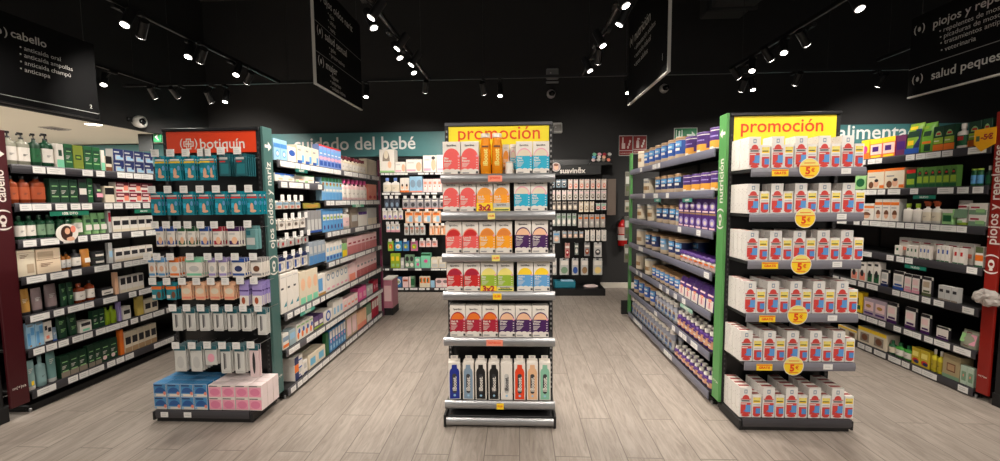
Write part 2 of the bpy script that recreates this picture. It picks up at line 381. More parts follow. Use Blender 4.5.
def rail(F, r, name, a0, a1, z, m, hh=.042, parent=None, out=0.0, bulge=0.0):
    prof = [(0, -hh), (.006, -hh), (.010, -hh*.75), (.011, -hh*.4), (.008, -.004), (.004, .006), (0, .006)]
    if bulge: prof = [(0, -hh)]+[(bulge*math.sin(math.pi*(.12+.76*t/9)), -hh+(hh+.006)*t/9) for t in range(10)]+[(0, .006)]
    b = MB(); vs = [F.P(a, q+out, z+t) for a in (a0, a1) for q, t in prof]; n = len(prof)
    fs = [list(range(n)), list(range(n, 2*n))[::-1]] + [(k, (k+1) % n, n+(k+1) % n, n+k) for k in range(n)]
    b.add(vs, fs[:2], m); b.add(vs, fs[2:], m, bool(bulge)); return b.obj(name, parent or r)
def fbox(b, F, a0, a1, q0, q1, z0, z1, m, c=0.0):
    p, q = F.P(a0, q0, z0), F.P(a1, q1, z1); b.box(p.x, q.x, p.y, q.y, z0, z1, m, c)
def ticket(F, par, a, w, z, hh=.032, out=.0122, m=None, name='price_ticket'):
    b = MB(); fbox(b, F, a-w/2, a+w/2, out-.0012, out+.0008, z-.004-hh, z-.004, m or TICK); 
    o = F.P(a, out+.0012, z-.004-hh/2); rr = (Y3*F.sgn if F.kind == 'x' else X3)
    for i in range(2): b.rect(o, rr, Z3, -w*.36, w*(.1+.2*rng.random()), hh*(.12-.3*i), hh*(.22-.3*i), M('lgrey'))
    return b.obj(name, par)
def auto_tickets(F, par, a0, a1, z, dens, ws=(.055, .055, .07, .1), hh=.032):
    lo, hi = min(a0, a1)+.03, max(a0, a1)-.03; a = lo
    while a < hi-.06:
        w = rng.choice(ws)
        if rng.random() < dens: ticket(F, par, a+w/2, w, z, hh)
        a += w+rng.choice((.004, .012, .03))
def shelf(F, r, a0, a1, z, depth, mrail=None, dens=.8, hh=.042, tick=True, back=0.0, th=.032):
    b = MB(); fbox(b, F, a0, a1, -depth, -back, z-.022, z, BLK, .003); s = b.obj('shelf', r)
    rail(F, r, 'price_rail', a0+.004, a1-.004, z-.001, mrail or RAILD, hh, s)
    if tick: auto_tickets(F, s, a0, a1, z, dens, (.055, .055, .07, .1) if th < .04 else (.075, .075, .085, .13), th)
    return s
def hook(F, r, a, z, depth, length=None, flag=True, fw=.055, fh=.05):
    """peg hook from the back panel out to the front, with its price flag hung on the tip"""
    b = MB(); b.tube([F.P(a, -depth, z), F.P(a, -.02, z), F.P(a, -.008, z+.012)], .0028, mat('grey', .3, .8), 5); h = b.obj('peg_hook', r)
    if flag:
        b = MB(); fbox(b, F, a-fw/2, a+fw/2, .0, .002, z+.004, z+.004+fh, TICK, .0)
        o = F.P(a, .0024, z+.004+fh/2); rr = (Y3*F.sgn if F.kind == 'x' else X3)
        for i in range(3): b.rect(o, rr, Z3, -fw*.34, fw*(.05+.25*rng.random()), fh*(.2-.22*i), fh*(.27-.22*i), M('lgrey'))
        b.obj('price_flag', h)
    return h

# ------------------------------------------------------------------ goods: every design is a small tree with its front towards -y
def art(b, w, d, h, pats, y=None, x=0.0):
    """printed areas on the front: (u0, u1, v0, v1, colour[, shape]) in fractions of width and height"""
    y = -d/2 if y is None else y; eps = .0004
    for i, p in enumerate(pats):
        u0, u1, v0, v1, c = p[:5]; sh = p[5] if len(p) > 5 else 'r'; o = (x, y-eps*(1+.5*i), 0)
        ax, bx, az, bz = (u0-.5)*w, (u1-.5)*w, v0*h, v1*h
        if sh == 'r': b.rect(o, X3, Z3, ax, bx, az, bz, M(c))
        elif sh == 'e': b.ell(o, X3, Z3, (ax+bx)/2, (az+bz)/2, (bx-ax)/2, (bz-az)/2, M(c), 14)
        elif sh == 'a': b.ell(o, X3, Z3, (ax+bx)/2, az, (bx-ax)/2, bz-az, M(c), 12, 0, math.pi)
        elif sh == 'o': b.ring(o, X3, Z3, (ax+bx)/2, (az+bz)/2, (bx-ax)/2, (bx-ax)*.2, M(c), 14)
        elif sh == 't': b.poly([Vector(o)+X3*ax+Z3*az, Vector(o)+X3*bx+Z3*az, Vector(o)+X3*bx+Z3*bz], M(c))
        elif sh == 'T': b.text(c[0], o, X3, Z3, (ax+bx)/2, (az+bz)/2, M(c[1]), width=bx-ax, bold=.02)
def lines(col, v=.3, u=.15, n=3, w=.5): return [(u, u+w*(1-.22*i), v-.055*i, v-.055*i+.022, col) for i in range(n)]
def carton(name, w, d, h, base, pats=(), side=None, par=None):
    b = MB()
    b.box(-w/2, w/2, -d/2, d/2, 0, h, M(side or base), .0012)
    if side: b.rect((0, -d/2-.0002, 0), X3, Z3, -w/2+.001, w/2-.001, .001, h-.001, M(base))
    art(b, w, d, h, pats)
    b.rect((0, 0, h+.0003), X3, Y3, -w/2+.003, w/2-.003, -d/2+d*.3, -d/2+d*.31, M('lgrey'))   # flap seam
    return b.obj(name, par)
def bottle(name, w, d, h, body, cap, label=None, pats=(), sh=.72, neck=.34, p=2.6, kind='cap'):
    r = empty(name); b = MB(); rw = w/2; k = d/w; hb = h*sh if kind != 'pump' else h*.74; hn = h*(sh+.1) if kind != 'pump' else h*.80
    b.lathe([(rw*.9, 0), (rw, h*.02), (rw, hb*.86), (rw*.86, hb*.95), (rw*neck*1.15, hb), (rw*neck, hn)], M(body), 16, sy=k, p=p); b.obj('body', r)
    b = MB()
    if kind == 'pump':
        b.lathe([(rw*.34, hn), (rw*.34, hn+h*.05), (rw*.12, hn+h*.055), (rw*.12, hn+h*.13)], M(cap), 10)
        b.box(-rw*.55, rw*.3, -rw*.16, rw*.16, h*.93, h, M(cap), .002); b.box(-rw*.75, -rw*.55, -rw*.1, rw*.1, h*.905, h*.96, M(cap), .001); b.obj('pump', r)
    elif kind == 'spray':
        b.lathe([(rw*neck*1.2, hn-.004), (rw*neck*1.2, hn+h*.05)], M(cap), 10)
        b.prism([(-rw*.9, h*.93), (-rw*.5, h*.88), (-rw*.62, hn), (-rw*.45, hn), (rw*.0, hn+h*.05), (rw*.5, hn+h*.04), (rw*.6, h*.93), (rw*.2, h), (-rw*.8, h)], -rw*.22, rw*.22, M(cap)); b.obj('spray_trigger', r)
    else:
        b.lathe([(rw*neck*1.18, hn-.006), (rw*neck*1.18, h*.985), (rw*neck, h)], M(cap), 12); b.obj('cap', r)
    if label:
        b = MB(); z0, z1 = hb*.18, hb*.74
        b.lathe([(rw*1.006, z0), (rw*1.006, z1)], M(label), 16, sy=k*1.002, p=p, cap=False); art(b, w*.7, d, z1-z0, [], y=-d/2)
        for q in lines('ink', .5, .2, 3, .45): b.rect((0, -d/2*1.012-.0003, z0), X3, Z3, (q[0]-.5)*w*.8, (q[1]-.5)*w*.8, q[2]*(z1-z0), q[3]*(z1-z0), M('ink'))
        for q in pats: b.rect((0, -d/2*1.012-.0005, z0), X3, Z3, (q[0]-.5)*w*.7, (q[1]-.5)*w*.7, q[2]*(z1-z0), q[3]*(z1-z0), M(q[4]))
        b.obj('label', r)
    return r
def tube(name, w, d, h, body, cap, pats=()):
    r = empty(name); b = MB(); n = 12; rings = [(w*.46, d*.46, h*.12), (w*.48, d*.44, h*.4), (w*.5, d*.26, h*.8), (w*.5, d*.06, h*.955), (w*.5, d*.05, h)]
    vs = [(rx*math.cos(2*math.pi*(k+.5)/n), ry*math.sin(2*math.pi*(k+.5)/n), z) for rx, ry, z in rings for k in range(n)]
    fs = [(j*n+k, j*n+(k+1) % n, (j+1)*n+(k+1) % n, (j+1)*n+k) for j in range(len(rings)-1) for k in range(n)]
    b.add(vs, fs, M(body), True); b.add(vs[-n:], [list(range(n))], M(body))
    for u0, u1, v0, v1, c in [q[:5] for q in (pats or lines('white', .6, .25, 3))]:
        f = lambda v: -(d*.47 if v < .4 else d*(.47-.5*(v-.4)))-.0006
        b.poly([((u0-.5)*w, f(v0), v0*h), ((u1-.5)*w, f(v0), v0*h), ((u1-.5)*w, f(v1), v1*h), ((u0-.5)*w, f(v1), v1*h)], M(c))
    b.obj('body', r)
    b = MB(); b.lathe([(w*.43, 0), (w*.46, h*.02), (w*.46, h*.125)], M(cap), 12, sy=d/w); b.obj('cap', r)
    return r
def tin(name, w, d, h, body, lid, label, pats=(), lower=None):
    r = empty(name); b = MB(); rw = w/2; b.lathe([(rw*.985, 0), (rw, .003), (rw, h*.9)], M(body), 18); 
    b.obj('body', r); b = MB(); b.lathe([(rw*1.012, h*.885), (rw*1.012, h*.985), (rw*.97, h)], M(lid), 18); b.obj('lid', r)
    b = MB(); b.lathe([(rw*1.004, h*.1), (rw*1.004, h*.84)], M(label), 18, cap=False)
    if lower: b.lathe([(rw*1.007, h*.1), (rw*1.007, h*.22)], M(lower), 18, cap=False)
    for u0, u1, v0, v1, c in [q[:5] for q in pats]:
        n = 6; t = [-math.pi/2+(u0-.5+(u1-u0)*i/n)*2.2 for i in range(n+1)]; vs = [(rw*1.012*math.cos(a), rw*1.012*math.sin(a), v*h) for a in t for v in (v0, v1)]
        b.add(vs, [(2*i, 2*i+2, 2*i+3, 2*i+1) for i in range(n)], M(c), True)
    b.obj('label', r); return r
def packet(name, w, d, h, base, pats=(), hole=True, side=None, sag=0.0):
    """flat pack with a header and hang hole"""
    b = MB(); b.box(-w/2, w/2, -d/2, d/2, 0, h*.86, M(side or base), min(.004, d*.3)); t = min(d*.12, .003)
    for x0, x1, z0, z1 in ((-w/2, -w*.13, .85, 1), (w*.13, w/2, .85, 1), (-w*.13, w*.13, .85, .895), (-w*.13, w*.13, .988, 1)): b.box(x0, x1, -t, t, h*z0, h*z1, M(base))
    if side: b.rect((0, -d/2-.0002, 0), X3, Z3, -w/2+.002, w/2-.002, .002, h*.85, M(base))
    art(b, w, d, h, [q for q in pats])
    return b.obj(name)
def pouch(name, w, d, h, base, pats=(), tone=None):
    b = MB(); n = 12; rings = [(w*.49, d*.5, 0), (w*.5, d*.5, h*.15), (w*.5, d*.44, h*.5), (w*.5, d*.22, h*.86), (w*.5, d*.03, h*.95), (w*.5, d*.03, h)]
    vs = []
    for rx, ry, z in rings:
        for k in range(n):
            a = 2*math.pi*(k+.5)/n; ca, sa = math.cos(a), math.sin(a); q = (abs(ca)**5+abs(sa)**5)**-.2; vs.append((rx*q*ca, ry*q*sa, z))
    fs = [(j*n+k, j*n+(k+1) % n, (j+1)*n+(k+1) % n, (j+1)*n+k) for j in range(len(rings)-1) for k in range(n)]
    b.add(vs, fs, M(base), True); b.add(vs[:n], [list(range(n))[::-1]], M(base)); b.add(vs[-n:], [list(range(n))], M(tone or base))
    for i, (u0, u1, v0, v1, c) in enumerate([q[:5] for q in pats]):
        f = lambda v: -(d*.5 if v < .15 else d*(.5-.17*(v-.15)) if v < .5 else d*(.44-.61*(v-.5)))-.001-.0004*i
        b.poly([((u0-.5)*w, f(v0), v0*h), ((u1-.5)*w, f(v0), v0*h), ((u1-.5)*w, f(v1), v1*h), ((u0-.5)*w, f(v1), v1*h)], M(c))
    return b.obj(name)

_PROTO = {}
def run(F, place, z, px0, px1, pytop, n, fn, name, desc, cat, args=(), kw=None, depth=None, back=.018, gap=.004, rows=1, h=None, group=None, z_up=0.0, stack=1, tilt=0.0, keep=None):
    """n goods side by side between two columns of the photograph, standing on the shelf at z"""
    z = z+.0008+z_up
    a0, zt = F.coord(px0, pytop, z, back); a1, _ = F.coord(px1, pytop, z, back)
    if a0 > a1: a0, a1 = a1, a0
    h = (zt-z) if h is None else h
    up = [q-.03 for q in getattr(F, 'zs', ()) if q > z+.08]
    if up: h = min(h, min(up)-z)
    h /= stack
    w = (a1-a0)/n-gap; d = depth or min(max(w*.8, .03), .2)
    if fn is tin: w = d = min(w, .15 if n > 1 else .19 if rows == 1 else .165)
    proto = None; out = []
    for k in range(n):
        for j in range(rows):
            for q in range(stack):
                if keep and not keep(k, j, q): continue
                if proto is None:
                    proto = fn(name, w, d, h-.0006 if stack > 1 else h, *args, **(kw or {})); o = proto
                else: o = copy_tree(proto)
                a = a0+(a1-a0)*(k+.5)/n
                o.location = F.pos(a, back+d/2+j*(d+.004), z+q*h); o.rotation_euler = (0, 0, F.rot+tilt+rng.uniform(-.02, .02))
                pl = place
                if rows > 1: pl = ('front row' if j == 0 else 'back row' if rows == 2 else ORD[j]+' row back')+', '+pl
                if stack > 1: pl = ('upper' if q == stack-1 else 'lower')+' layer, '+pl if stack == 2 else ORD[q]+' layer, '+pl
                pend(o, desc, pl, cat, group or f'{cat} goods in {place}', a if F.asc else -a, F.anchor); out.append(o)
    return out
def hang(F, r, place, zflag, px0, px1, pytop, pybot, n, fn, name, desc, cat, args=(), kw=None, deep=3, pitch=.035, back=.03, depth=.012, wfrac=.86, hookdepth=.24, fw=.055, flag=True, jit=.12):
    """n pegs with packs hung one behind another"""
    p0 = F.hit(px0, (pytop+pybot)/2, back); p1 = F.hit(px1, (pytop+pybot)/2, back); a0, a1 = sorted((F.along(p0), F.along(p1)))
    zt = F.hit((px0+px1)/2, pytop, back).z; zb = F.hit((px0+px1)/2, pybot, back).z; h = zt-zb; proto = None
    w = (a1-a0)/n*wfrac
    for k in range(n):
        a = a0+(a1-a0)*(k+.5)/n
        hook(F, r, a, zt-.055*h-.004, hookdepth, fw=fw, flag=flag)
        nd = max(1, deep-rng.randint(0, 1) if deep > 1 else 1)
        for j in range(nd):
            if proto is None: proto = fn(name, w, depth, h, *args, **(kw or {})); o = proto
            else: o = copy_tree(proto)
            o.location = F.pos(a+rng.uniform(-.003, .003), back+j*pitch+depth/2, zb); o.rotation_euler = (0, 0, F.rot+rng.uniform(-jit, jit)*.4)
            pl = place if deep == 1 else ('front' if j == 0 else ORD[j])+' in line, '+place
            pend(o, desc, pl, cat, f'{cat} goods in {place}', a if F.asc else -a, F.anchor)

# ================================================================== middle promo stand
CX0, CX1, CY = -0.525, 0.25, 2.815
C = Face('y', CY, 0, 'middle promo stand', 'left')
def card_stand():
    r = empty('promo_stand', ((CX0+CX1)/2, CY+.2, 0))
    b = MB(); b.box(CX0+.01, CX1-.01, CY+.0, CY+.32, 0, .075, BLK, .004); b.box(CX0-.006, CX0+.012, CY-.045, CY+.3, .012, .10, BLK, .004); b.box(CX1-.012, CX1+.006, CY-.045, CY+.3, .012, .10, BLK, .004); b.obj('base_plinth', r)
    for x0, x1 in ((CX0, CX0+.026), (CX1-.026, CX1)):
        b = MB(); b.box(x0, x1, 3.0, 3.05, .06, 2.155, BLK, .002)
        for k in range(52): z = .2+.037*k; b.rect((0, 2.9995, 0), X3, Z3, x0+.007, x1-.007, z, z+.016, M('grey'))
        b.obj('upright', r)
    b = MB(); b.box(CX0+.026, CX1-.026, 3.03, 3.05, .06, 2.15, BLKP); b.obj('back_panel', r)
    b = MB(); b.box(CX0, CX1, 2.995, 3.05, 2.132, 2.157, mat((92, 92, 96), .3, .5), .003); b.obj('top_rail', r)
    b = MB(); b.box(CX0+.024, CX1-.024, 3.006, 3.029, 1.86, 2.131, mat('promo', .35), .002); s = b.obj('header_panel', r)
    b = MB(); x0, x1 = ony(458, 136, 3.0).x, ony(540, 134, 3.0).x; b.text('promoción', (0, 3.0045, 0), X3, Z3, (x0+x1)/2, ony(500, 135, 3.0).z, mat('promored', .4), width=x1-x0, bold=.004); b.obj('lettering', s)
    return r
cr = card_stand(); tag(cr, 'free-standing promo stand with yellow promoción header and chrome shelf fronts', 'display stand')
C.zs = CZ = [1.773, 1.52, 1.232, .966, .64, .184]
for i, z in enumerate(CZ):
    b = MB(); b.box(CX0+.012, CX1-.012, CY+.002, 3.02, z-.02, z, BLK, .002); s = b.obj('shelf', cr)
    rail(C, cr, 'shelf_front', CX0, CX1, z, SILVER, .056, s, bulge=.02)
    px, w, c, t = [(496, .095, 'salmon', 'promo'), (492, .05, 'lyellow', '10,00'), (496, .055, 'lyellow', '16,00'), (497, .06, 'yellow', '15,00'), (494, .115, 'salmon', 'NOVEDAD'), (499, .05, 'yellow', '19,00')][i]
    a = ony(px, 260, CY).x; b = MB(); b.box(a-w/2, a+w/2, CY-.0235, CY-.0195, z-.048, z-.006, M(c)); b.text(t, (0, CY-.0239, 0), X3, Z3, a, z-.027, mat('promored'), width=w*.75, bold=.03); b.obj('price_card', s)
rail(C, cr, 'bumper_rail', CX0+.012, CX1-.012, .072, SILVER, .05, out=.024, bulge=.02)
PL = ['top', 'second', 'third', 'fourth', 'fifth', 'bottom']
def juice(name, w, d, h, top, low, title, band='ink', fruit='salmon', side='white'):
    b = MB(); b.box(-w/2, w/2, -d/2, d/2, 0, h, M('white'), .0015)
    art(b, w, d, h, [(.02, .98, .50, .80, top, 'a'), (.06, .94, .50, .76, fruit, 'a'), (.1, .9, .5, .56, fruit), (.0, 1, .16, .56, low), (.04, .4, .14, .19, 'white', 'a'), (.36, .72, .13, .19, 'white', 'a'), (.7, .98, .14, .18, 'white', 'a'),
        (.84, .98, .53, .60, 'pink', 'e'), (.84, .97, .04, .11, 'dgrey'), (.08, .45, .05, .08, 'grey')])
    b.text('Sportlive.', (0, -d/2-.002, 0), X3, Z3, 0, h*.88, M('ink'), width=w*.56, bold=.02)
    t1, t2 = title.split('|')
    b.text(t1, (0, -d/2-.002, 0), X3, Z3, -w*.44, h*.475, M('white'), size=h*.085, bold=.03, align='l'); b.text(t2, (0, -d/2-.002, 0), X3, Z3, -w*.44, h*.40, M('white'), size=h*.085, bold=.03, align='l')
    for k in range(4): b.rect((0, -d/2-.002, 0), X3, Z3, -w*.44, -w*(.02+.06*k), h*(.345-.035*k), h*(.358-.035*k), M('white')); b.rect((0, -d/2-.002, 0), X3, Z3, w*.36, w*.44, h*(.44-.075*k), h*(.46-.075*k), M('white'))
    return b.obj(name)
def JC(i, px0, px1, pt, n, desc, *a, **k): return run(C, PL[i]+' middle-stand shelf', CZ[i], px0, px1, pt, n, juice, 'supplement_carton', desc, 'carton', args=a, kw=dict(fruit=k.pop('fruit')), depth=.075, group='supplement cartons on the middle promo stand', **k)
JC(0, 442.6, 479, 141.8, 2, 'coral supplement carton', 'coral', 'coral', 'Skin|Beauty.', fruit='coral')
JC(0, 515.7, 549.6, 141.5, 2, 'cyan supplement carton', 'pink', 'cyan', 'Vital|Sport.', fruit='cream')
JC(0, 502.5, 509.5, 144.5, 1, 'orange carton behind the amber bottles', (240, 150, 40), (246, 158, 24), 'Sun &|Water.', fruit=(236, 150, 50), back=.09)
JC(0, 509.8, 516.5, 144, 1, 'narrow blue and white carton', 'pink', 'cyan', 'Vital|Sport.', fruit='cream', back=.09)
JUICE = mat((244, 150, 24), .2, 0, .12)
def juice_bottle(name, w, d, h):
    r = bottle(name, w, d, h, JUICE, mat((226, 214, 196), .3), None, sh=.82, neck=.74, p=2.2); b = MB(); b.text('iBoost', (0, -d/2*1.01-.001, 0), Z3, -X3, h*.42, 0, M('lyellow'), width=h*.4, bold=.03); b.rect((0, -d/2*1.01-.0008, 0), X3, Z3, -w*.3, w*.3, h*.66, h*.70, M('brown')); b.obj('lettering', r)
    return r
for q in run(C, 'top middle-stand shelf', CZ[0], 479.6, 502.7, 133, 2, juice_bottle, 'drink_bottle', 'amber drink bottle with translucent cap', 'bottle', depth=.066):
    pass
for q in run(C, 'top middle-stand shelf', CZ[0], 505, 513.5, 161.5, 1, tin, 'measuring_cup', 'small white lidded cup before the cartons', 'cup', args=('white', 'lgrey', 'white'), depth=.05, back=.01): pass
b = None
JC(1, 442.6, 476.4, 181.6, 2, 'coral supplement carton', 'coral', 'coral', 'Skin|Beauty.', fruit='coral')
JC(1, 476.4, 509.8, 181.4, 2, 'orange supplement carton', (240, 150, 40), (246, 158, 24), 'Sun &|Water.', fruit=(236, 150, 50))
JC(1, 513.8, 547.6, 180, 2, 'cyan supplement carton', 'pink', 'cyan', 'Vital|Sport.', fruit='cream')
JC(2, 445.4, 478.9, 222, 2, 'coral supplement carton', 'salmon', 'coral', 'Love &|Water.', fruit='red')
JC(2, 478.9, 512.4, 221.7, 2, 'orange supplement carton', (240, 150, 40), (246, 160, 20), 'Sun &|Water.', fruit=(226, 130, 50))
JC(2, 514.8, 548.2, 220.5, 2, 'purple supplement carton', 'dpurple', 'dpurple', 'Water|Drain.', fruit='peach')
JC(3, 446.6, 480.4, 262.5, 2, 'red supplement carton', 'red', 'red', 'Good|Vibes.', fruit='crimson')
JC(3, 480.6, 513.8, 262.3, 2, 'lime supplement carton', 'lyellow', 'lime', 'Easy|Lax.', fruit='lyellow')
JC(3, 517, 550, 261.8, 2, 'sky-blue supplement carton', 'yellow', 'sky', 'Hydro|Max.', fruit='yellow')
JC(4, 449.7, 498.3, 305.5, 3, 'crimson supplement carton', 'crimson', 'crimson', 'Hair &|Nails.', fruit='orange')
JC(4, 498.7, 548.8, 305.7, 3, 'purple supplement carton', 'dpurple', 'dpurple', 'Water|Drain.', fruit='peach')
# 3-for-2 cards leaning on the cartons
for i, (py0, py1) in ((1, (203, 211.5)), (3, (286, 294.4))):
    y = CY+.010; p0, p1, p2 = ony(476.4 if i == 1 else 480.6, py1, y), ony(493 if i == 1 else 496.8, py0, y), ony(509.9 if i == 1 else 513.6, py0, y)
    for kx, (xa, xb) in enumerate(((p0.x, p1.x-.001), (p1.x+.001, p2.x))):
        b = MB(); b.box(xa, xb, y, y+.002, CZ[i]+.001, p1.z, M('yellow' if kx == 0 else 'lyellow')); w = xb-xa; o = (0, y-.0006, 0)
        if kx == 0: b.text('3x2', o, X3, Z3, (xa+xb)/2, (CZ[i]+p1.z)/2, mat('crimson'), width=w*.74, bold=.05)
        else:
            b.rect(o, X3, Z3, xa, xb, CZ[i]+.03, p1.z, M('lgrey')); b.text('Sportlive.', (0, y-.001, 0), X3, Z3, (xa+xb)/2, p1.z-.014, M('ink'), width=w*.6, bold=.02)
            b.rect(o, X3, Z3, xa+w*.08, xb-w*.08, CZ[i]+.010, CZ[i]+.018, M('green'))
        o = b.obj('offer_card', None, ((xa+xb)/2, y, CZ[i])); tag(o, ('yellow 3x2 offer card' if kx == 0 else 'pale branded half of the offer card')+' before the '+('orange' if i == 1 else 'lime')+' cartons', 'card', '3x2 offer cards')
def flask_box(name, w, d, h, c, ink='white'):
    r = empty(name); b = MB(); b.box(-w/2, w/2, -d/2, d/2, 0, h*.88, M('white'), .0012); b.prism([(-w*.5, h*.88), (w*.5, h*.88), (w*.3, h*.93), (w*.3, h), (-w*.3, h), (-w*.3, h*.93)], -.001, .001, M('white')); b.rect((0, -.0016, 0), X3, Z3, -w*.16, w*.16, h*.955, h*.975, M('grey'))
    b.obj('box', r); b = MB(); y = -d/2-.0008; k = w*.41
    b.poly([(-k, y, h*.02), (k, y, h*.02), (k, y, h*.66), (k*.82, y, h*.72), (k*.55, y, h*.745), (k*.5, y, h*.83), (-k*.5, y, h*.83), (-k*.55, y, h*.745), (-k*.82, y, h*.72), (-k, y, h*.66)], M(c))
    b.obj('bottle_print', r); b = MB(); o = (0, y-.0006, 0); dk = M('dgrey') if c not in ('black',) else M((52, 52, 56))
    if c == 'white': dk = M('lgrey')
    b.ell(o, X3, Z3, 0, h*.57, k*.44, k*.44, dk, 12, 0, math.pi); b.rect(o, X3, Z3, -k*.44, k*.44, h*.2, h*.57, dk); b.ell(o, X3, Z3, 0, h*.2, k*.44, k*.44, dk, 12, math.pi, 2*math.pi)
    b.ell(o, X3, Z3, 0, h*.10, k*.26, k*.26, M('lblue'), 12)
    b.text('iBoost.', (0, y-.0012, 0), Z3, -X3, h*.38, 0, M(ink if c != 'white' else 'ink'), width=h*.34, bold=.03); b.obj('lettering', r)
    return r
cols = [('navy', 'blue', 97, 192), ('bluegrey', 'pale blue', 212, 300), ('black', 'black', 308, 397), ('black', 'black', 408, 497), ('white', 'white', 503, 597), ((226, 66, 26), 'orange-red', 605, 697), ((226, 178, 138), 'peach', 703, 794), ((134, 188, 160), 'mint', 800, 890)]
cols[0] = ((24, 44, 140), 'blue', 97, 192)
for c, nm, a, q in cols:
    run(C, 'bottom middle-stand shelf', CZ[5], 435+a/7.685, 435+q/7.685, 357.5, 1, flask_box, 'flask_box', 'boxed '+nm+' drinking flask', 'boxed flask', args=(c,), depth=.08, group='boxed flasks on the middle stand', tilt=.14 if nm == 'blue' else 0)
for k, (a, c) in enumerate(((168, 'navy'), (258, 'bluegrey'), (340, 'black'), (438, 'black'), (535, 'white'), (635, 'white'))):
    run(C, 'bottom middle-stand shelf', CZ[5], 435+(a-44)/7.685, 435+(a+44)/7.685, 353.5, 1, flask_box, 'flask_box', 'white flask box tucked behind the front row', 'boxed flask', args=(c,), depth=.06, back=.115, group='boxed flasks on the middle stand', h=.235)

# ================================================================== gondola ends
def endcap(x0, x1, yf, name, label, header_col, ztop, zhead, base_front, word, wordpx, wordcol, icon=False, railm=RAILD):
    r = empty(name, ((x0+x1)/2, yf+.15, 0))
    b = MB(); b.box(x0+.012, x1-.012, yf+.012, 3.1, 0, .066, BLK, .004); b.box(x0, x0+.018, yf-.01, 3.1, .02, .084, BLK, .004); b.box(x1-.018, x1, yf-.01, 3.1, .02, .084, BLK, .004); b.obj('base_plinth', r)
    for a0, a1 in ((x0, x0+.028), (x1-.028, x1)):
        b = MB(); b.box(a0, a1, 3.04, 3.09, .06, ztop, BLK, .002)
        for k in range(52): z = .15+.037*k; b.rect((0, 3.0395, 0), X3, Z3, a0+.008, a1-.008, z, z+.016, M('dgrey'))
        b.obj('upright', r)
    b = MB(); b.box(x0+.028, x1-.028, 3.07, 3.09, .06, ztop-.01, BLKP); b.obj('back_panel', r)
    b = MB(); b.box(x0, x1, 3.03, 3.09, ztop-.022, ztop, mat((40, 40, 42), .3, .3), .003); b.obj('top_rail', r)
    b = MB(); b.box(x0+.022, x1-.018, 3.042, 3.068, zhead, ztop-.023, M(header_col), .002); s = b.obj('header_panel', r)
    b = MB(); p0, p1 = ony(wordpx[0], wordpx[2], 3.04), ony(wordpx[1], wordpx[3], 3.04); b.text(word, (0, 3.0405, 0), X3, Z3, (p0.x+p1.x)/2, (p0.z+p1.z)/2, M(wordcol), width=p1.x-p0.x, bold=.01)
    b.obj('lettering', s)
    if icon:
        b = MB()
        q = ony(188.5, 144, 3.04); o = (0, 3.0405, 0)
        b.text('(', o, X3, Z3, q.x-.056, q.z, M(wordcol), size=.085, bold=.01); b.text(')', o, X3, Z3, q.x+.056, q.z, M(wordcol), size=.085, bold=.01)
        
        for g, y_, c_ in ((0, 3.0405, wordcol), (.008, 3.0400, header_col), (.015, 3.0395, wordcol)): b.rect((0, y_, 0), X3, Z3, q.x-.02+g, q.x+.02-g, q.z-.04+g, q.z+.04-g, M(c_)); b.rect((0, y_-.0001, 0), X3, Z3, q.x-.04+g, q.x+.04-g, q.z-.02+g, q.z+.02-g, M(c_))
        b.obj('pictogram', s)
    tag(r, label, 'display stand'); return r
# ---- botiquín end
GX0, GX1 = -2.675, -1.925
E1 = Face('y', 2.80, 0, 'first-aid endcap', 'left')
e1 = endcap(GX0, GX1, 2.80, 'gondola_endcap', 'black gondola end with orange-red botiquín header and peg hooks', 'botired', 2.158, 1.975, 2.8, 'botiquín', (200, 244.5, 146, 144), 'white', True)
s = shelf(E1, e1, GX0+.02, GX1-.02, .088, .27, RAILD, tick=False, hh=.05)
for px in (166, 189): ticket(E1, s, ony(px, 416, 2.8).x, .055, .088, .038)
CL = 'teal'
def foot(c2, c3='skin'): return [(.04, .96, .70, .77, c2), (.08, .92, .8, .86, 'white'), (.3, .62, .12, .5, c3, 'e'), (.28, .85, .1, .22, c3, 'e'), (.06, .3, .3, .5, 'cyan'), (.7, .95, .4, .6, 'sky', 'e')]
pl = 'first-aid endcap'
TL = mat((26, 132, 148), .25)
def H1(row, *a, **k):
    k['pitch'] = max(.024, k.get('depth', 0)+.004); k['deep'] = k.get('deep', 3)+1; k.setdefault('wfrac', .70); k.setdefault('depth', .007)
    hang(E1, e1, row+' first-aid peg row', 0, *a, **k)
H1('top', 152, 213, 155.5, 180.5, 4, packet, 'plaster_packet', 'teal packet with yellow band', 'packet', args=(TL, foot('yellow')), deep=3)
H1('top', 206, 216, 155, 180, 1, packet, 'plaster_packet', 'teal packet with orange band', 'packet', args=(TL, foot('orange')), deep=2)
H1('top', 216.5, 249, 153.5, 176, 2, packet, 'blister_packet', 'dark translucent packet with red tab', 'packet', args=((18, 84, 92), [(.08, .6, .62, .68, 'red'), (.08, .8, .74, .84, 'lgrey'), (.15, .85, .1, .55, (24, 110, 118))]), deep=5, pitch=.04)
H1('second', 148.5, 260, 191.5, 215, 7, packet, 'plaster_packet', 'teal packet with red band', 'packet', args=(TL, foot('red')), deep=4)
for i, (c, nm, a, q) in enumerate((('blue', 'blue-topped', 154, 176), ('green', 'green-topped', 176, 197), ('blue', 'blue and white', 198, 211), ('crimson', 'crimson-topped', 211, 225), ('dpurple', 'plum-topped', 226, 242))):
    H1('third', a, q, 227, 246.5, 2 if i < 2 else 1, packet, 'bandage_packet', nm+' white bandage packet', 'packet', args=('white', [(0, 1, .78, 1, c), (.1, .9, .1, .3, c), (.3, .8, .12, .5, 'peach', 'e'), (.1, .6, .6, .7, 'lgrey')]), deep=4, pitch=.03)
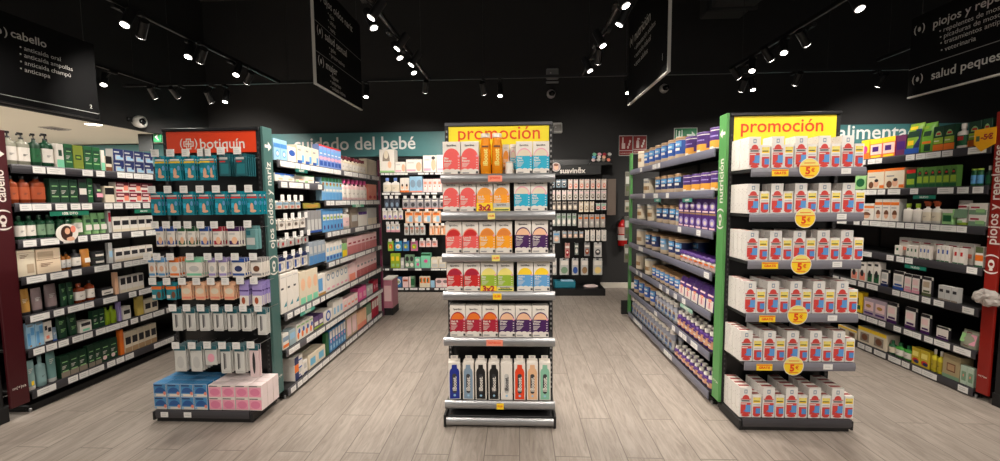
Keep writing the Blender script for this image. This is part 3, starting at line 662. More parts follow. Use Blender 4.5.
H1('third', 243.5, 258.5, 226, 249.5, 1, packet, 'bandage_packet', 'grey-teal carton packet at row end', 'packet', args=((96, 140, 140), [(.1, .9, .2, .5, 'lgrey'), (.1, .5, .6, .8, 'dteal')]), deep=2, depth=.03)
for i, (c, nm, a, q, c2) in enumerate((('sky', 'pale blue', 147, 166, 'skin'), ('orange', 'orange-topped', 167, 182, 'peach'), ('mint', 'mint-striped', 182, 206, 'lgrey'), ('lilac', 'lilac', 206, 228, 'lgrey'), ('blue', 'blue-footed', 229, 248, 'navy'), ('grey', 'grey and white', 249, 264, 'brown'))):
    H1('fourth', a, q, 258.5, 277.5, 2 if i in (0, 3) else 1, packet, 'support_packet', nm+' white support packet', 'packet', args=('white', [(0, 1, .8, 1, c), (.05, .95, .1, .22, c), (.2, .8, .3, .62, c2, 'e')]), deep=4, pitch=.03)
H1('fifth', 150, 178, 283, 300, 2, packet, 'sole_packet', 'curved blue and orange insole packet', 'packet', args=('teal', [(0, 1, .62, .8, 'orange'), (.5, .9, .1, .5, 'brown', 'e'), (.05, .4, .1, .3, 'white')]), deep=3)
H1('fifth', 179, 236, 283, 300, 4, packet, 'toe_packet', 'peach gel-cushion packet', 'packet', args=('peach', [(.1, .9, .35, .7, 'cream', 'e'), (.05, .95, .08, .2, 'salmon')]), deep=4, pitch=.03)
H1('fifth', 237, 264, 282, 305.5, 2, packet, 'sole_packet', 'lilac packet with brown print', 'packet', args=('lilac', [(0, 1, 0, .42, 'white'), (.2, .6, .06, .36, 'rust', 'e'), (0, 1, .6, .66, 'purple')]), deep=5, pitch=.035)
tool = [(.0, 1, .8, 1, 'dteal'), (.3, .42, .15, .74, 'dgrey'), (.42, .56, .2, .72, 'grey'), (.15, .85, .05, .1, 'lgrey')]
H1('sixth', 170, 253.5, 309, 331, 6, packet, 'nail_tool_packet', 'white packet with steel tool', 'packet', args=((206, 204, 198), tool), deep=4, pitch=.035)
H1('sixth', 255, 268, 309, 335, 1, packet, 'nail_tool_packet', 'white packet hanging lower at row end', 'packet', args=((206, 204, 198), tool), deep=3)
file_ = [(.0, 1, .82, 1, 'dteal'), (.2, .8, .12, .6, 'lgrey', 'e')]
H1('seventh', 172, 204, 346, 371.5, 2, packet, 'file_packet', 'white packet with round brush', 'packet', args=((206, 204, 198), file_), deep=5, pitch=.035)
H1('seventh', 203, 219, 346, 365, 1, packet, 'file_packet', 'short white packet with pink pad', 'packet', args=((206, 204, 198), [(.0, 1, .8, 1, 'dteal'), (.2, .8, .15, .6, 'pink', 'e')]), deep=4)
H1('seventh', 219, 247, 346, 373.5, 2, packet, 'tweezer_packet', 'long white tweezer packet', 'packet', args=((206, 204, 198), tool), deep=4, pitch=.035)
H1('seventh', 247.5, 261, 345, 377, 1, packet, 'clipper_packet', 'pink-tinged packet with black brush', 'packet', args=((226, 200, 200), [(.0, 1, .83, 1, 'dteal'), (.3, .62, .1, .78, 'ink', 'e')]), deep=1)
blue_art = [(.03, .97, .22, .97, (70, 140, 190)), (.1, .95, .3, .72, (34, 86, 150), 'a'), (.1, .7, .8, .9, 'navy'), (.75, .97, .12, .4, 'salmon', 'e'), (.03, .2, .05, .2, 'lblue')]
pink_art = [(.03, .97, .06, .84, (238, 160, 180)), (.12, .88, .14, .74, (226, 128, 160), 'e'), (.05, .7, .88, .95, 'dgrey')]
for st in range(1):
    run(E1, 'bottom first-aid shelf', .088, 153.5, 207.5, 383.5, 4, carton, 'plaster_carton', 'blue carton', 'carton', args=('white', blue_art, (60, 128, 178)), depth=.068, rows=3, stack=2, group='blue cartons at the foot of the first-aid endcap', gap=.003)
    run(E1, 'bottom first-aid shelf', .088, 208.5, 262, 385, 4, carton, 'plaster_carton', 'pink carton', 'carton', args=('white', pink_art, (232, 214, 212)), depth=.068, rows=3, stack=2, group='pink cartons at the foot of the first-aid endcap', gap=.003)

# ---- promoción end with the white and red cartons
RX0, RX1 = 1.504, 2.262
E2 = Face('y', 2.80, 0, 'carton promo endcap', 'left')
e2 = endcap(RX0, RX1, 2.80, 'gondola_endcap', 'black gondola end with yellow promoción header full of white and red cartons', 'promo', 2.20, 1.96, 2.8, 'promoción', (741, 823.5, 130, 125.5), 'promored')
EZ = [1.79, 1.495, 1.18, .82, .486, .088]
def caps(name, w, d, h, small=False):
    b = MB(); b.box(-w/2, w/2, -d/2, d/2, 0, h, SPECK, .0012); b.rect((0, -d/2-.0002, 0), X3, Z3, -w/2+.001, w/2-.001, .001, h-.001, M((232, 228, 222)))
    b.rect((0, 0, h+.0003), X3, Y3, -w/2+.004, w/2-.004, -d*.1, d*.4, M((150, 60, 56))); b.rect((0, 0, h+.0003), X3, Y3, -w/2+.004, w/2-.004, -d*.46, -d*.1, M('white'))
    rd = (206, 64, 58)
    if not small: P_ = [(.36, .62, .80, .93, 'bluegrey'), (.42, .56, .83, .9, 'white'), (.2, .8, .62, .755, rd, 'a'), (.08, .92, .60, .63, rd), (.1, .9, .52, .6, 'lgrey'), (.08, .92, .12, .5, rd), (.3, .92, .2, .44, (70, 120, 190), 't'), (.5, .92, .18, .42, (90, 150, 210)), (.1, .6, .44, .47, 'white'), (.15, .85, .03, .13, rd, 'e'), (.14, .8, .545, .575, 'ink')]
    else: P_ = [(.1, .9, .66, .9, 'yellow'), (.1, .9, .76, .9, 'lyellow', 'a'), (.15, .8, .72, .76, 'ink'), (.12, .88, .55, .60, 'lgrey'), (.1, .9, .1, .48, rd), (.4, .9, .18, .42, (80, 136, 200)), (.18, .82, .04, .14, rd, 'e'), (.1, .9, .46, .5, rd)]
    art(b, w, d, h, P_)
    return b.obj(name)
ROWPX = [(748.3, 863, 137, 143), (747, 864, 184, 191), (746, 862.5, 231, 238.5), (744, 857, 281.5, 290), (740.5, 854, 331, 340.5), (739.5, 853, 387.5, 395.5)]
for i, z in enumerate(EZ):
    s = shelf(E2, e2, RX0+.02, RX1-.006, z, .27, RAILG if i < 5 else RAILD, tick=False, hh=.052)
    b = MB(); a = ony((807, 805, 803, 801.7, 800, 800)[i], 220, 2.787).x; zc = ony(803, (168.5, 218, 264.5, 315, 366, 400)[i], 2.787).z; o = (0, 2.785, 0)
    if i < 5:
        ticket(E2, s, ony(838-2*i, 300, 2.8).x, .06, z, .036)
        b.prism([(a+.0665*math.cos(t*math.pi/14), zc+.0665*math.sin(t*math.pi/14)) for t in range(28)], 2.7858, 2.7872, M('white')); b.ell((0, 2.7855, 0), X3, Z3, a, zc, .062, .062, M('yellow'), 26)
        b.ell((0, 2.7852, 0), X3, Z3, a, zc+.018, .058, .04, M('lyellow'), 20, .0, math.pi); b.rect((0, 2.7849, 0), X3, Z3, a-.06, a+.06, zc+.012, zc+.018, M('orange')); b.rect((0, 2.7849, 0), X3, Z3, a-.035, a+.035, zc+.032, zc+.038, M('orange')); b.rect((0, 2.7849, 0), X3, Z3, a-.03, a+.03, zc-.048, zc-.042, M('orange'))
        b.text('5', (0, 2.7846, 0), X3, Z3, a-.010, zc-.014, M('promored'), size=.062, bold=.05); b.text('€', (0, 2.7846, 0), X3, Z3, a+.022, zc-.010, M('promored'), size=.034, bold=.03); b.obj('price_disc', s)
    if i in (0, 2, 3, 4):
        b = MB(); a = ony({0: 777, 2: 770.6, 3: 770, 4: 769}[i], 220, 2.8).x; b.box(a-.052, a+.052, 2.786, 2.7885, z-.05, z-.006, M('yellow')); b.rect((0, 2.7857, 0), X3, Z3, a-.05, a+.05, z-.017, z-.008, M('orange')); b.text('GRATIS', (0, 2.7855, 0), X3, Z3, a, z-.03, M('promored'), width=.075, bold=.04); b.obj('price_card', s)
    x0 = ony(ROWPX[i][0], 300, 2.83).x*0+ (E2.coord(ROWPX[i][0], ROWPX[i][2], z, .02)[0]); x1 = E2.coord(ROWPX[i][1], ROWPX[i][2], z, .02)[0]
    hb = E2.hit(ROWPX[i][0], ROWPX[i][2], .02).z-z; hs = E2.hit(ROWPX[i][0]+15, ROWPX[i][3]+4, .02).z-z; pt = (x1-x0+.012)/5
    for big in (True, False):
        w = pt*.52 if big else pt*.40; hh = min(hb, .222) if big else min(hb, .222)*.745; proto = None
        for k in range(5):
            for j in range(4):
                if i < 2 and j > 0 and not (k == 0 and big) and j != 1: continue
                if proto is None: o = proto = caps('supplement_carton' if big else 'sample_carton', w, .052, hh, not big)
                else: o = copy_tree(proto)
                xx = x0+pt*k+(pt*.27 if big else pt*.755)
                o.location = (xx+rng.uniform(-.0015, .0015), 2.80+.02+.026+j*.0545, z+.0008); o.rotation_euler = (0, 0, rng.uniform(-.015, .015))
                pend(o, ('tall' if big else 'small')+' white and red carton', ('front row' if j == 0 else ORD[j]+' row back')+', '+PL[i]+' carton-endcap shelf', 'carton', ('tall' if big else 'small')+' promo cartons on the endcap', xx, 'left')

# ================================================================== side racks
def sign_post(r, x, sgn, y0, y1, z0, z1, col, word, py0, py1, px, icon_py=None, arrow=None, wcol='white', small=True):
    """flat coloured post panel with lettering that reads upwards"""
    b = MB(); b.box(x-sgn*.022, x, y0, y1, z0, z1, M(col, rough=.4), .003); s = b.obj('sign_post', r)
    xs = x+sgn*.0008; up = Y3*(-sgn); o = (xs, 0, 0); ym = (y0+y1)/2; wd = y1-y0
    b = MB(); za, zb = onx(px, py0, x).z, onx(px, py1, x).z
    b.text(word, o, Z3, up, (za+zb)/2, 0, M(wcol), width=zb-za, bold=.012); b.v = [(v[0], v[1]+ym, v[2]) for v in b.v]
    b.obj('lettering', s)
    if icon_py:
        b = MB(); zi = onx(px, icon_py, x).z; n0 = len(b.v)
        b.text('(', o, Z3, up, zi-.062, 0, M(wcol), size=.1, bold=.01); b.text(')', o, Z3, up, zi+.062, 0, M(wcol), size=.1, bold=.01)
        b.ell(o, Z3, up, zi, 0, .036, .022, M(wcol), 14); b.ell((xs+sgn*.0006, 0, 0), Z3, up, zi, 0, .014, .014, M(col), 10); b.rect(o, Z3, up, zi-.05, zi-.034, -.012, .012, M(wcol))
        b.v = b.v[:n0]+[(v[0], v[1]+ym, v[2]) for v in b.v[n0:]]; b.obj('pictogram', s)
    if arrow:
        b = MB(); za = onx(px, arrow, x).z; k = wd*.36
        b.poly([(xs, ym+k, za), (xs, ym+.0, za+k*.9), (xs, ym+.0, za-k*.9)], M(wcol)); b.rect((xs, 0, 0), Y3, Z3, ym-k, ym, za-k*.28, za+k*.28, M(wcol)); b.obj('arrow', s)
    if small:
        b = MB(); b.text('m(+)sa', (xs, ym, z0+.14), Y3*sgn, Z3, 0, 0, M(wcol), width=wd*.7, bold=.01); b.obj('logo', s)
    return s
def gondola(name, label, F, y0, y1, zs, depth, ztop, railm, dens, sections=None, skip=(), hh=.042, th=.032):
    sg = F.sgn; X = F.plane; xb = X-sg*depth
    r = empty(name, (X-sg*depth/2, (y0+y1)/2, 0))
    b = MB(); fbox(b, F, y0, y1, -depth-.02, -depth, .05, ztop, BLKP); b.obj('back_panel', r)
    b = MB(); fbox(b, F, y0, y1, -depth, -.03, 0, .05, BLK, .004); b.obj('base_plinth', r)
    n = max(1, round((y1-y0)/1.2))
    for k in range(n+1):
        y = y0+(y1-y0)*k/n; b = MB(); fbox(b, F, max(y0, y-.015), min(y1, y+.015), -depth-.03, -depth+.012, 0, ztop, BLK, .002); b.obj('upright', r)
        b = MB(); fbox(b, F, max(y0, y-.015), min(y1, y+.015), -.06, -.02, 0, .03, mat('silver', .3, .8), .003); b.obj('levelling_foot', r)
    for i, z in enumerate(zs):
        for (a0, a1) in ([(y0, y1)] if not sections or i not in sections else sections[i]):
            shelf(F, r, a0, a1, z, depth-.005, railm, dens, hh, th=th)
    tag(r, label, 'shelving unit'); return r
# ---- hair-care rack
FL = Face('x', -3.745, 1, '', 'maroon post')
FL.zs = LZ = [1.895, 1.606, 1.33, 1.05, .75, .49, .165]
lr = gondola('shelving_unit', 'hair-care shelving unit with maroon cabello post and white price tickets', FL, 2.91, 5.6, LZ, .42, 2.0, RAILD, .82, hh=.062, th=.05)
sign_post(lr, -3.75, 1, 2.785, 2.905, .09, 2.14, 'signmaroon', 'cabello', 202, 170, 3.0, 220, 154)
def RL(i, *a, **k): return run(FL, PL7[i]+' hair-care shelf', LZ[i], *a, **k)
PL7 = ['top', 'second', 'third', 'fourth', 'fifth', 'sixth', 'bottom']
GLB = mat((168, 166, 148), .18, 0, .3); GRB = mat((30, 74, 50), .2, 0, .2); GRL = mat((120, 160, 104), .2, 0, .3); RUB = mat((150, 66, 34), .2, 0, .25); AMB = mat((160, 96, 40), .2, 0, .3)
def SHP(i, a, q, pt, n, body, nm, **k): RL(i, a, q, pt, n, bottle, 'shampoo_bottle', nm, 'bottle', args=(body, k.pop('cap', 'black'), k.pop('label', None)), kw=dict(kind=k.pop('kind', 'cap'), sh=.8 if k.get('kind') != 'pump' else .72), depth=.065, **k)
SHP(0, 5, 32, 130, 2, GLB, 'clear grey pump bottle', label='white', kind='pump')
SHP(0, 33, 43, 133, 1, 'dgreen', 'dark green pump bottle', label='green', kind='pump'); SHP(0, 43, 55.5, 133, 1, GRB, 'green pump bottle with white label', label='white', kind='pump')
def CT(F_, z, pl, nm, desc, a, q, pt, n, base, pats=(), side=None, cat='carton', **k): return run(F_, pl, z, a, q, pt, n, carton, nm, desc, cat, args=(base, pats, side), **k)
def LC(i, a, q, pt, n, base, pats, desc, **k): return CT(FL, LZ[i], PL7[i]+' hair-care shelf', 'hair_carton', desc, a, q, pt, n, base, pats, k.pop('side', None), **k)
gp = [(.1, .9, .62, .85, 'dgreen'), (.2, .8, .68, .72, 'lgreen'), (.15, .85, .25, .30, 'lgreen')]+lines('white', .5)
LC(0, 56.5, 64, 143.5, 1, 'white', [(0, 1, 0, .35, 'mint'), (.25, .75, .5, .75, 'dgreen')], 'white and green carton')
LC(0, 64.5, 73, 143.5, 1, 'green', gp, 'green carton'); LC(0, 73, 83.5, 145, 1, (128, 142, 48), [(.2, .8, .4, .6, 'dgreen'), (.3, .7, .46, .54, 'lime')], 'lime promotional carton'); LC(0, 84, 100.5, 146, 2, 'green', gp, 'green carton')
LC(0, 101, 105, 150, 1, 'white', [(0, 1, 0, .4, 'mint')], 'slim white and mint carton'); LC(0, 105.5, 112, 156, 1, 'cream', [(0, 1, .5, 1, 'black'), (0, 1, 0, .3, 'brown')], 'small cream carton with black top')
nv = [(0, 1, .5, 1, 'navy'), (.1, .6, .68, .8, 'lgrey'), (.3, .95, .12, .42, 'lblue'), (.7, .95, .3, .6, 'navy'), (0, 1, 0, .06, 'navy'), (0, .2, .06, .5, 'navy')]
LC(0, 113, 153, 148.5, 4, 'lgrey', nv, 'white and navy hair-dye carton', stack=2, depth=.07)
SHP(1, 8.5, 32, 175, 2, RUB, 'rust-coloured bottle', label=(176, 84, 48)); SHP(1, 32.5, 47.5, 175, 1, RUB, 'larger rust-coloured bottle', label='rust')
LC(1, 50, 78, 178.5, 3, 'dgreen', gp, 'dark green carton'); LC(1, 78.5, 87.5, 178.5, 1, 'ink', [(.1, .9, .35, .6, 'white')]+gp[:1], 'black-green carton with white band'); LC(1, 87.5, 93, 178.5, 1, 'green', gp, 'narrow green carton')
RL(1, 95.5, 104.5, 183.5, 1, tube, 'balm_tube', 'dark tube with pink label', 'tube', args=('ink', 'black', [(.15, .85, .3, .5, 'pink'), (.3, .7, .6, .7, 'lgreen')])); LC(1, 105, 114.5, 186, 1, 'cream', [(0, 1, .5, .9, 'black')], 'cream carton with black panel')
mr = [(0, 1, .55, 1, 'maroon'), (.1, .6, .7, .85, 'lpink'), (.6, .95, .2, .7, 'salmon'), (0, .5, .1, .3, 'crimson')]
LC(1, 116, 153, 182, 3, 'white', mr, 'white and maroon hair-dye carton', stack=2, depth=.07)
SHP(2, 17.5, 38, 216, 2, GRB, 'green glass bottle with white label', label='white', cap='dgreen'); SHP(2, 38.5, 56.5, 215, 2, GRB, 'dark green bottle', label='sage', cap='dgreen'); SHP(2, 58.5, 73.5, 214, 2, GRB, 'green bottle behind the portrait disc', label='dgreen', cap='dgreen')
SHP(2, 74.5, 84.5, 214, 1, GRL, 'light green bottle with white label', label='white', cap='lgreen'); RL(2, 85, 107.5, 213, 3, tube, 'balm_tube', 'light green tube', 'tube', args=((118, 172, 110), 'lgreen', [(.1, .9, .2, .45, 'white'), (.2, .8, .55, .7, 'dgreen')]))
wj = [(.1, .9, .45, .75, 'ink'), (.0, 1, .0, .2, 'cream')]
LC(2, 108, 111.5, 210.5, 1, 'lgrey', [(.1, .9, .5, .9, 'crimson')], 'slim grey carton with red top'); LC(2, 112.5, 153, 217, 5, 'white', wj, 'white carton with black label'); 
LC(3, 17, 35.5, 251, 1, 'cream', lines('brown', .8)+[(.5, .9, .1, .45, 'beige'), (0, 1, .88, .9, 'beige')], 'tall cream gift carton'); LC(3, 36, 61, 250, 1, (222, 200, 172), [(0, 1, .55, .57, 'brown'), (.05, .7, .6, .9, 'beige')]+lines('brown', .4), 'wide cream gift carton')
SHP(3, 61.5, 72.5, 253, 2, AMB, 'amber bottle with grey label', label='lgrey'); SHP(3, 73.5, 83, 250, 1, 'ink', 'black bottle with white label', label='white'); RL(3, 83, 92.5, 249.5, 1, tube, 'balm_tube', 'amber tube with white label', 'tube', args=('amber', 'amber', [(.2, .8, .25, .5, 'white')]))
RL(3, 94, 108, 252, 1, tin, 'balm_jar', 'dark green jar with white label', 'jar', args=('dgreen', 'ink', 'ink', [(.2, .8, .3, .6, 'white')]), stack=2, depth=.08); LC(3, 108.5, 113, 243, 1, 'lgrey', [(.1, .9, .3, .6, 'lblue')], 'tall slim grey carton'); LC(3, 115, 153, 249, 5, 'white', wj, 'white carton with black label')
RL(4, 21, 33, 290, 1, tube, 'hair_tube', 'ochre tube', 'tube', args=('ochre', 'ink', lines('cream', .6))); RL(4, 34, 45, 289, 1, tube, 'hair_tube', 'grey-mauve tube', 'tube', args=('mauve', 'ink', lines('lgrey', .6))); RL(4, 48, 60, 285, 1, tube, 'hair_tube', 'large grey-mauve tube', 'tube', args=('mauve', 'ink', lines('lgrey', .6)))
RL(4, 61.5, 75.5, 284, 2, tube, 'hair_tube', 'dark green tube', 'tube', args=('dgreen', 'dgreen', lines('lgreen', .75)+lines('lgreen', .4))); SHP(4, 77, 87.5, 284.5, 1, RUB, 'rust bottle with white label', label='white', cap='rust'); SHP(4, 89, 96.5, 281, 1, RUB, 'small rust dropper bottle', label='white')
LC(4, 101.5, 113.5, 289, 1, 'ink', [(0, 1, .25, .8, 'white'), (.2, .8, .4, .5, 'ink')], 'low black and white box'); LC(4, 115, 118.5, 272.5, 1, 'peach', [], 'peach wooden divider board', cat='divider', depth=.035); LC(4, 120, 144, 277, 4, 'white', [(.1, .9, .5, .9, 'ink'), (0, 1, 0, .2, 'cream')], 'white carton with black label')
lb = [(.1, .45, .1, .6, 'sky'), (.5, .9, .5, .8, 'sky'), (.15, .8, .85, .9, 'grey'), (.3, .5, .05, .12, 'ochre')]
LC(5, 26.5, 44, 324, 2, 'lblue', lb, 'pale blue carton'); LC(5, 44, 52.5, 322, 1, 'white', [(.1, .4, .6, .8, 'ink'), (.5, .9, .5, .7, 'ink'), (.2, .6, .2, .35, 'salmon'), (0, 1, 0, .1, 'ink')], 'white carton with black birds'); RL(5, 53, 58.5, 328, 1, tube, 'hair_tube', 'blue tube', 'tube', args=('bluegrey', 'blue', lines('white', .6)))
RL(5, 59, 80, 317, 2, tube, 'hair_tube', 'dark green tube', 'tube', args=('dgreen', 'dgreen', lines('lgreen', .75)+lines('lgreen', .4))); LC(5, 80, 92, 322.5, 1, 'white', [(.1, .9, .55, .85, 'ink'), (.2, .8, .1, .3, 'mint')], 'low white box with black print'); LC(5, 92.5, 105, 311, 2, 'dgreen', gp, 'dark green carton'); SHP(5, 105.5, 118, 308, 2, (150, 180, 30), 'lime green bottle', cap='lime')
LC(5, 118.5, 121.5, 302, 1, 'lilac', [], 'lilac divider board', cat='divider', depth=.035); LC(5, 123, 131, 307, 1, 'white', [(.1, .9, .4, .7, 'ink')], 'white carton with black label'); LC(5, 137, 143.5, 294, 1, (206, 180, 90), [], 'yellow divider board', cat='divider', depth=.035); LC(5, 144.5, 158, 300, 2, 'cream', [(.1, .9, .3, .7, 'ink')], 'cream carton with black label')
tq = (136, 168, 168)
RL(6, 28, 37.5, 362, 1, tube, 'hair_tube', 'grey-teal tube with yellow mark', 'tube', args=(tq, 'white', lines('white', .7)+[(.3, .6, .15, .3, 'yellow')])); RL(6, 38.5, 48, 356, 1, bottle, 'shampoo_bottle', 'grey-teal flip-cap bottle', 'bottle', args=(tq, tq, tq), depth=.055); RL(6, 49, 58.5, 351, 1, tube, 'hair_tube', 'tall teal tube', 'tube', args=((110, 150, 146), 'lgrey', lines('white', .7)))
LC(6, 60.5, 87.5, 357, 3, 'dgreen', gp+[(0, 1, 0, .25, 'taupe')], 'dark green carton with grey foot'); LC(6, 88, 101.5, 346, 2, 'dgreen', gp+[(0, 1, 0, .2, 'taupe')], 'dark green carton with grey foot'); LC(6, 101.5, 118, 342, 2, 'dgreen', gp+[(.1, .6, .1, .3, 'lpink', 'e')], 'dark green carton with pink sticker')
LC(6, 120, 124, 330, 1, 'orange', [], 'orange divider board', cat='divider', depth=.035); LC(6, 125, 157, 333, 5, 'cream', [(.1, .9, .4, .75, 'ink'), (0, 1, 0, .25, 'kraft')], 'cream and black carton')
# portrait disc and shelf talkers
q = onx(67.5, 233, -3.728); b = MB(); o = (-3.7275, 0, 0); vs = [(q.y+.085*math.cos(2*math.pi*k/28), q.z+.075*math.sin(2*math.pi*k/28)) for k in range(28)]
b.add([(-3.7325, y, z) for y, z in vs]+[(-3.728, y, z) for y, z in vs], [list(range(28))[::-1], list(range(28, 56))]+[(k, (k+1) % 28, 28+(k+1) % 28, 28+k) for k in range(28)], M('white'))
b.ell(o, Y3, Z3, q.y-.005, q.z+.0, .045, .062, mat((60, 34, 24)), 18); b.ell((-3.727, 0, 0), Y3, Z3, q.y-.0, q.z+.016, .02, .027, M('skin'), 14); b.ell((-3.7265, 0, 0), Y3, Z3, q.y+.02, q.z-.05, .032, .018, M('skin'), 12); b.ell((-3.7272, 0, 0), Y3, Z3, q.y+.045, q.z+.03, .02, .03, M('salmon'), 12)
tag(b.obj('shelf_disc', None, q), 'round white shelf disc with portrait of a dark-haired woman on the hair-care rack', 'sign')
def talker(F, a, z, w, c, txt, label, back=-.0145, h=.032):
    b = MB(); fbox(b, F, a-w/2, a+w/2, -back, -back+.0015, z-h, z, M(c)); rr = (Y3*F.sgn if F.kind == 'x' else X3)
    b.text(txt, F.P(a, -back+.002, z-h/2), rr, Z3, 0, 0, M('white'), width=w*.4, bold=.03)
    p = F.P(a, 0, z); o = b.obj('shelf_talker', None, p); tag(o, label, 'sign', 'green shelf talkers')
for px, py, i, w in ((68, 208, 1, .3), (142, 208, 1, .2)): talker(FL, FL.hit(px, py, 0).y, LZ[i]-.066, w, (20, 110, 84), '10% DTO', 'green shelf talker strip under the second hair-care shelf, '+('before the green bottles' if w > .25 else 'beside the teal packets'), h=.036)
# rack end beyond the maroon post
b = empty('gondola_endcap', (-4.0, 2.6, 0)); m = MB(); m.box(-4.5, -3.76, 2.35, 2.78, 0, .12, BLK, .004); m.obj('base_plinth', b); m = MB(); m.box(-4.5, -3.8, 2.76, 2.782, .12, 2.1, BLKP); m.obj('back_panel', b)
for z in (.45, .78, 1.1, 1.4, 1.7):
    m = MB(); m.box(-4.5, -3.775, 2.38, 2.76, z-.02, z, mat((96, 98, 100), .2, .3)); m.obj('shelf', b)
for y in (2.36, 2.70):
    m = MB(); m.box(-3.79, -3.762, y, y+.05, .1, 2.1, BLK, .002); m.obj('upright', b)
tag(b, 'dark gondola end with grey shelves cut off by the picture edge', 'display stand')
for k, (z, c) in enumerate(((.122, 'lgrey'), (.452, 'dgrey'), (.782, 'grey'))):
    m = MB(); m.box(-.1, .1, -.13, .13, 0, .24, M(c), .002); m.rect((.1005, 0, 0), Y3, Z3, -.1, .1, .1, .11, M('grey')); o = m.obj('boxed_goods'); o.location = (-3.91, 2.57, z); tag(o, ('white', 'charcoal', 'grey')[k]+' box on the '+('bottom', 'second', 'third')[k]+' shelf of the cut-off gondola end', 'box')

# ---- lice-repellent rack
FR = Face('x', 3.60, -1, '', 'red post')
FR.zs = RZ = [1.985, 1.675, 1.36, 1.04, .715, .375, .07]
rr_ = gondola('shelving_unit', 'shelving unit with red piojos y repelentes post and white price tickets', FR, 3.33, 6.2, RZ, .42, 2.12, RAILD, .75, hh=.062, th=.05)
sign_post(rr_, 3.605, -1, 3.24, 3.325, .057, 2.23, 'signred', 'piojos y repelentes', 244, 146, 989.5, 264)
RPL = [p+' red-post shelf' for p in PL7]
def RR(i, *a, **k): return run(FR, RPL[i], RZ[i], *a, **k)
def RC(i, a, q, pt, n, base, pats, desc, **k): return CT(FR, RZ[i], RPL[i], k.pop('nm', 'remedy_carton'), desc, a, q, pt, n, base, pats, k.pop('side', None), **k)
og = [(0, 1, .0, .28, 'orange'), (.05, .95, .3, .55, 'lime'), (.2, .8, .62, .82, 'lgreen', 'a'), (.3, .7, .66, .74, 'red'), (.1, .6, .4, .44, 'white')]
RC(0, 861, 869.5, 141, 1, 'yellow', [(0, 1, 0, .35, 'orange'), (.2, .8, .3, .7, 'magenta', 'e')], 'yellow carton'); RC(0, 870, 895.5, 140, 2, 'orange', [(.0, 1, .75, 1, 'yellow'), (.05, .95, .2, .72, (236, 200, 190)), (.2, .7, .35, .6, 'purple'), (.1, .9, .05, .15, 'yellow')], 'orange and yellow carton', side='magenta'); RC(0, 896, 906, 136, 1, (110, 50, 90), [(.1, .9, .3, .7, 'purple')], 'plain plum carton')
RR(0, 905, 919.5, 125, 1, pouch, 'pet_food_bag', 'green and yellow bag with blue foot', 'bag', args=((130, 170, 50), [(.1, .9, .55, .75, 'dgreen'), (.0, 1, .0, .2, 'blue'), (.6, 1, .2, .8, 'navy'), (.2, .6, .3, .45, 'yellow'), (.2, .7, .8, .9, 'yellow')], 'yellow'), depth=.09); RR(0, 919.5, 932.5, 124, 1, pouch, 'pet_food_bag', 'bright green bag with dark badge', 'bag', args=((110, 170, 50), [(.2, .8, .55, .72, 'dgreen'), (.2, .9, .3, .38, 'orange'), (.4, .9, .05, .28, 'dgreen'), (.1, .5, .8, .9, 'lime')], 'lime'), depth=.09)
RC(0, 933, 955, 127.5, 2, 'dgreen', og, 'green and orange remedy carton'); RR(0, 955, 966.5, 124.5, 1, bottle, 'remedy_bottle', 'white bottle with green label', 'bottle', args=('white', 'white', 'green'), kw=dict(pats=[(.1, .9, .5, .9, 'red')]), depth=.05); RC(0, 968, 981, 122.5, 1, 'dgreen', og, 'tall green and orange remedy carton'); RC(0, 982, 992, 119.5, 1, 'dgreen', og, 'green carton behind the discount card')
RC(1, 855, 866, 176, 1, 'lgreen', [(.1, .9, .2, .8, 'green', 'e')], 'pale green round-printed carton'); RC(1, 867, 904, 170.5, 2, 'cream', [(0, 1, .88, 1, 'orange'), (.1, .4, .05, .4, 'brown', 'e'), (.4, .7, .1, .5, 'skin', 'e'), (.45, .68, .36, .52, 'ink', 'e'), (.75, 1, .05, .2, 'orange'), (.1, .5, .6, .66, 'grey')], 'cream carton with two children', side='peach'); RC(1, 906, 915.5, 170, 1, 'green', [(0, 1, .8, 1, 'red'), (.1, .9, .2, .5, 'lime')], 'green carton with red top')
RC(1, 916.5, 957, 168, 6, (84, 128, 56), [(0, 1, 0, .2, 'green'), (.1, .9, .25, .55, 'lime'), (.2, .8, .6, .85, 'dgreen', 'a'), (.35, .65, .68, .76, 'red')], 'green remedy carton in the tray'); RR(1, 969.5, 981.5, 169, 2, bottle, 'remedy_bottle', 'slim green and blue stick', 'stick', args=('green', 'lime', 'sky'), kw=dict(sh=.85, neck=.8), depth=.03); RR(1, 984, 991, 166, 1, bottle, 'remedy_bottle', 'green bottle with white cap', 'bottle', args=('dgreen', 'white', 'green'))
hd = [(.0, 1, .72, .86, 'orange'), (.25, .75, .1, .42, 'skin', 'e'), (.2, .8, .3, .5, 'brown', 'a'), (.1, .7, .58, .62, 'grey')]
RC(2, 859, 874, 203.5, 1, 'white', hd, 'low white and orange carton'); RC(2, 874.5, 899, 199, 3, 'white', hd, 'white carton with orange band and head', side='lgrey'); RR(2, 902, 920.5, 203.5, 2, bottle, 'lotion_bottle', 'white bottle with green cap', 'bottle', args=('white', (150, 180, 40), None), kw=dict(pats=[], sh=.72), depth=.04); RR(2, 921, 939.5, 201, 2, bottle, 'spray_bottle', 'white spray bottle with rust trigger', 'bottle', args=('white', 'rust', 'cream'), kw=dict(kind='spray', sh=.68), depth=.045)
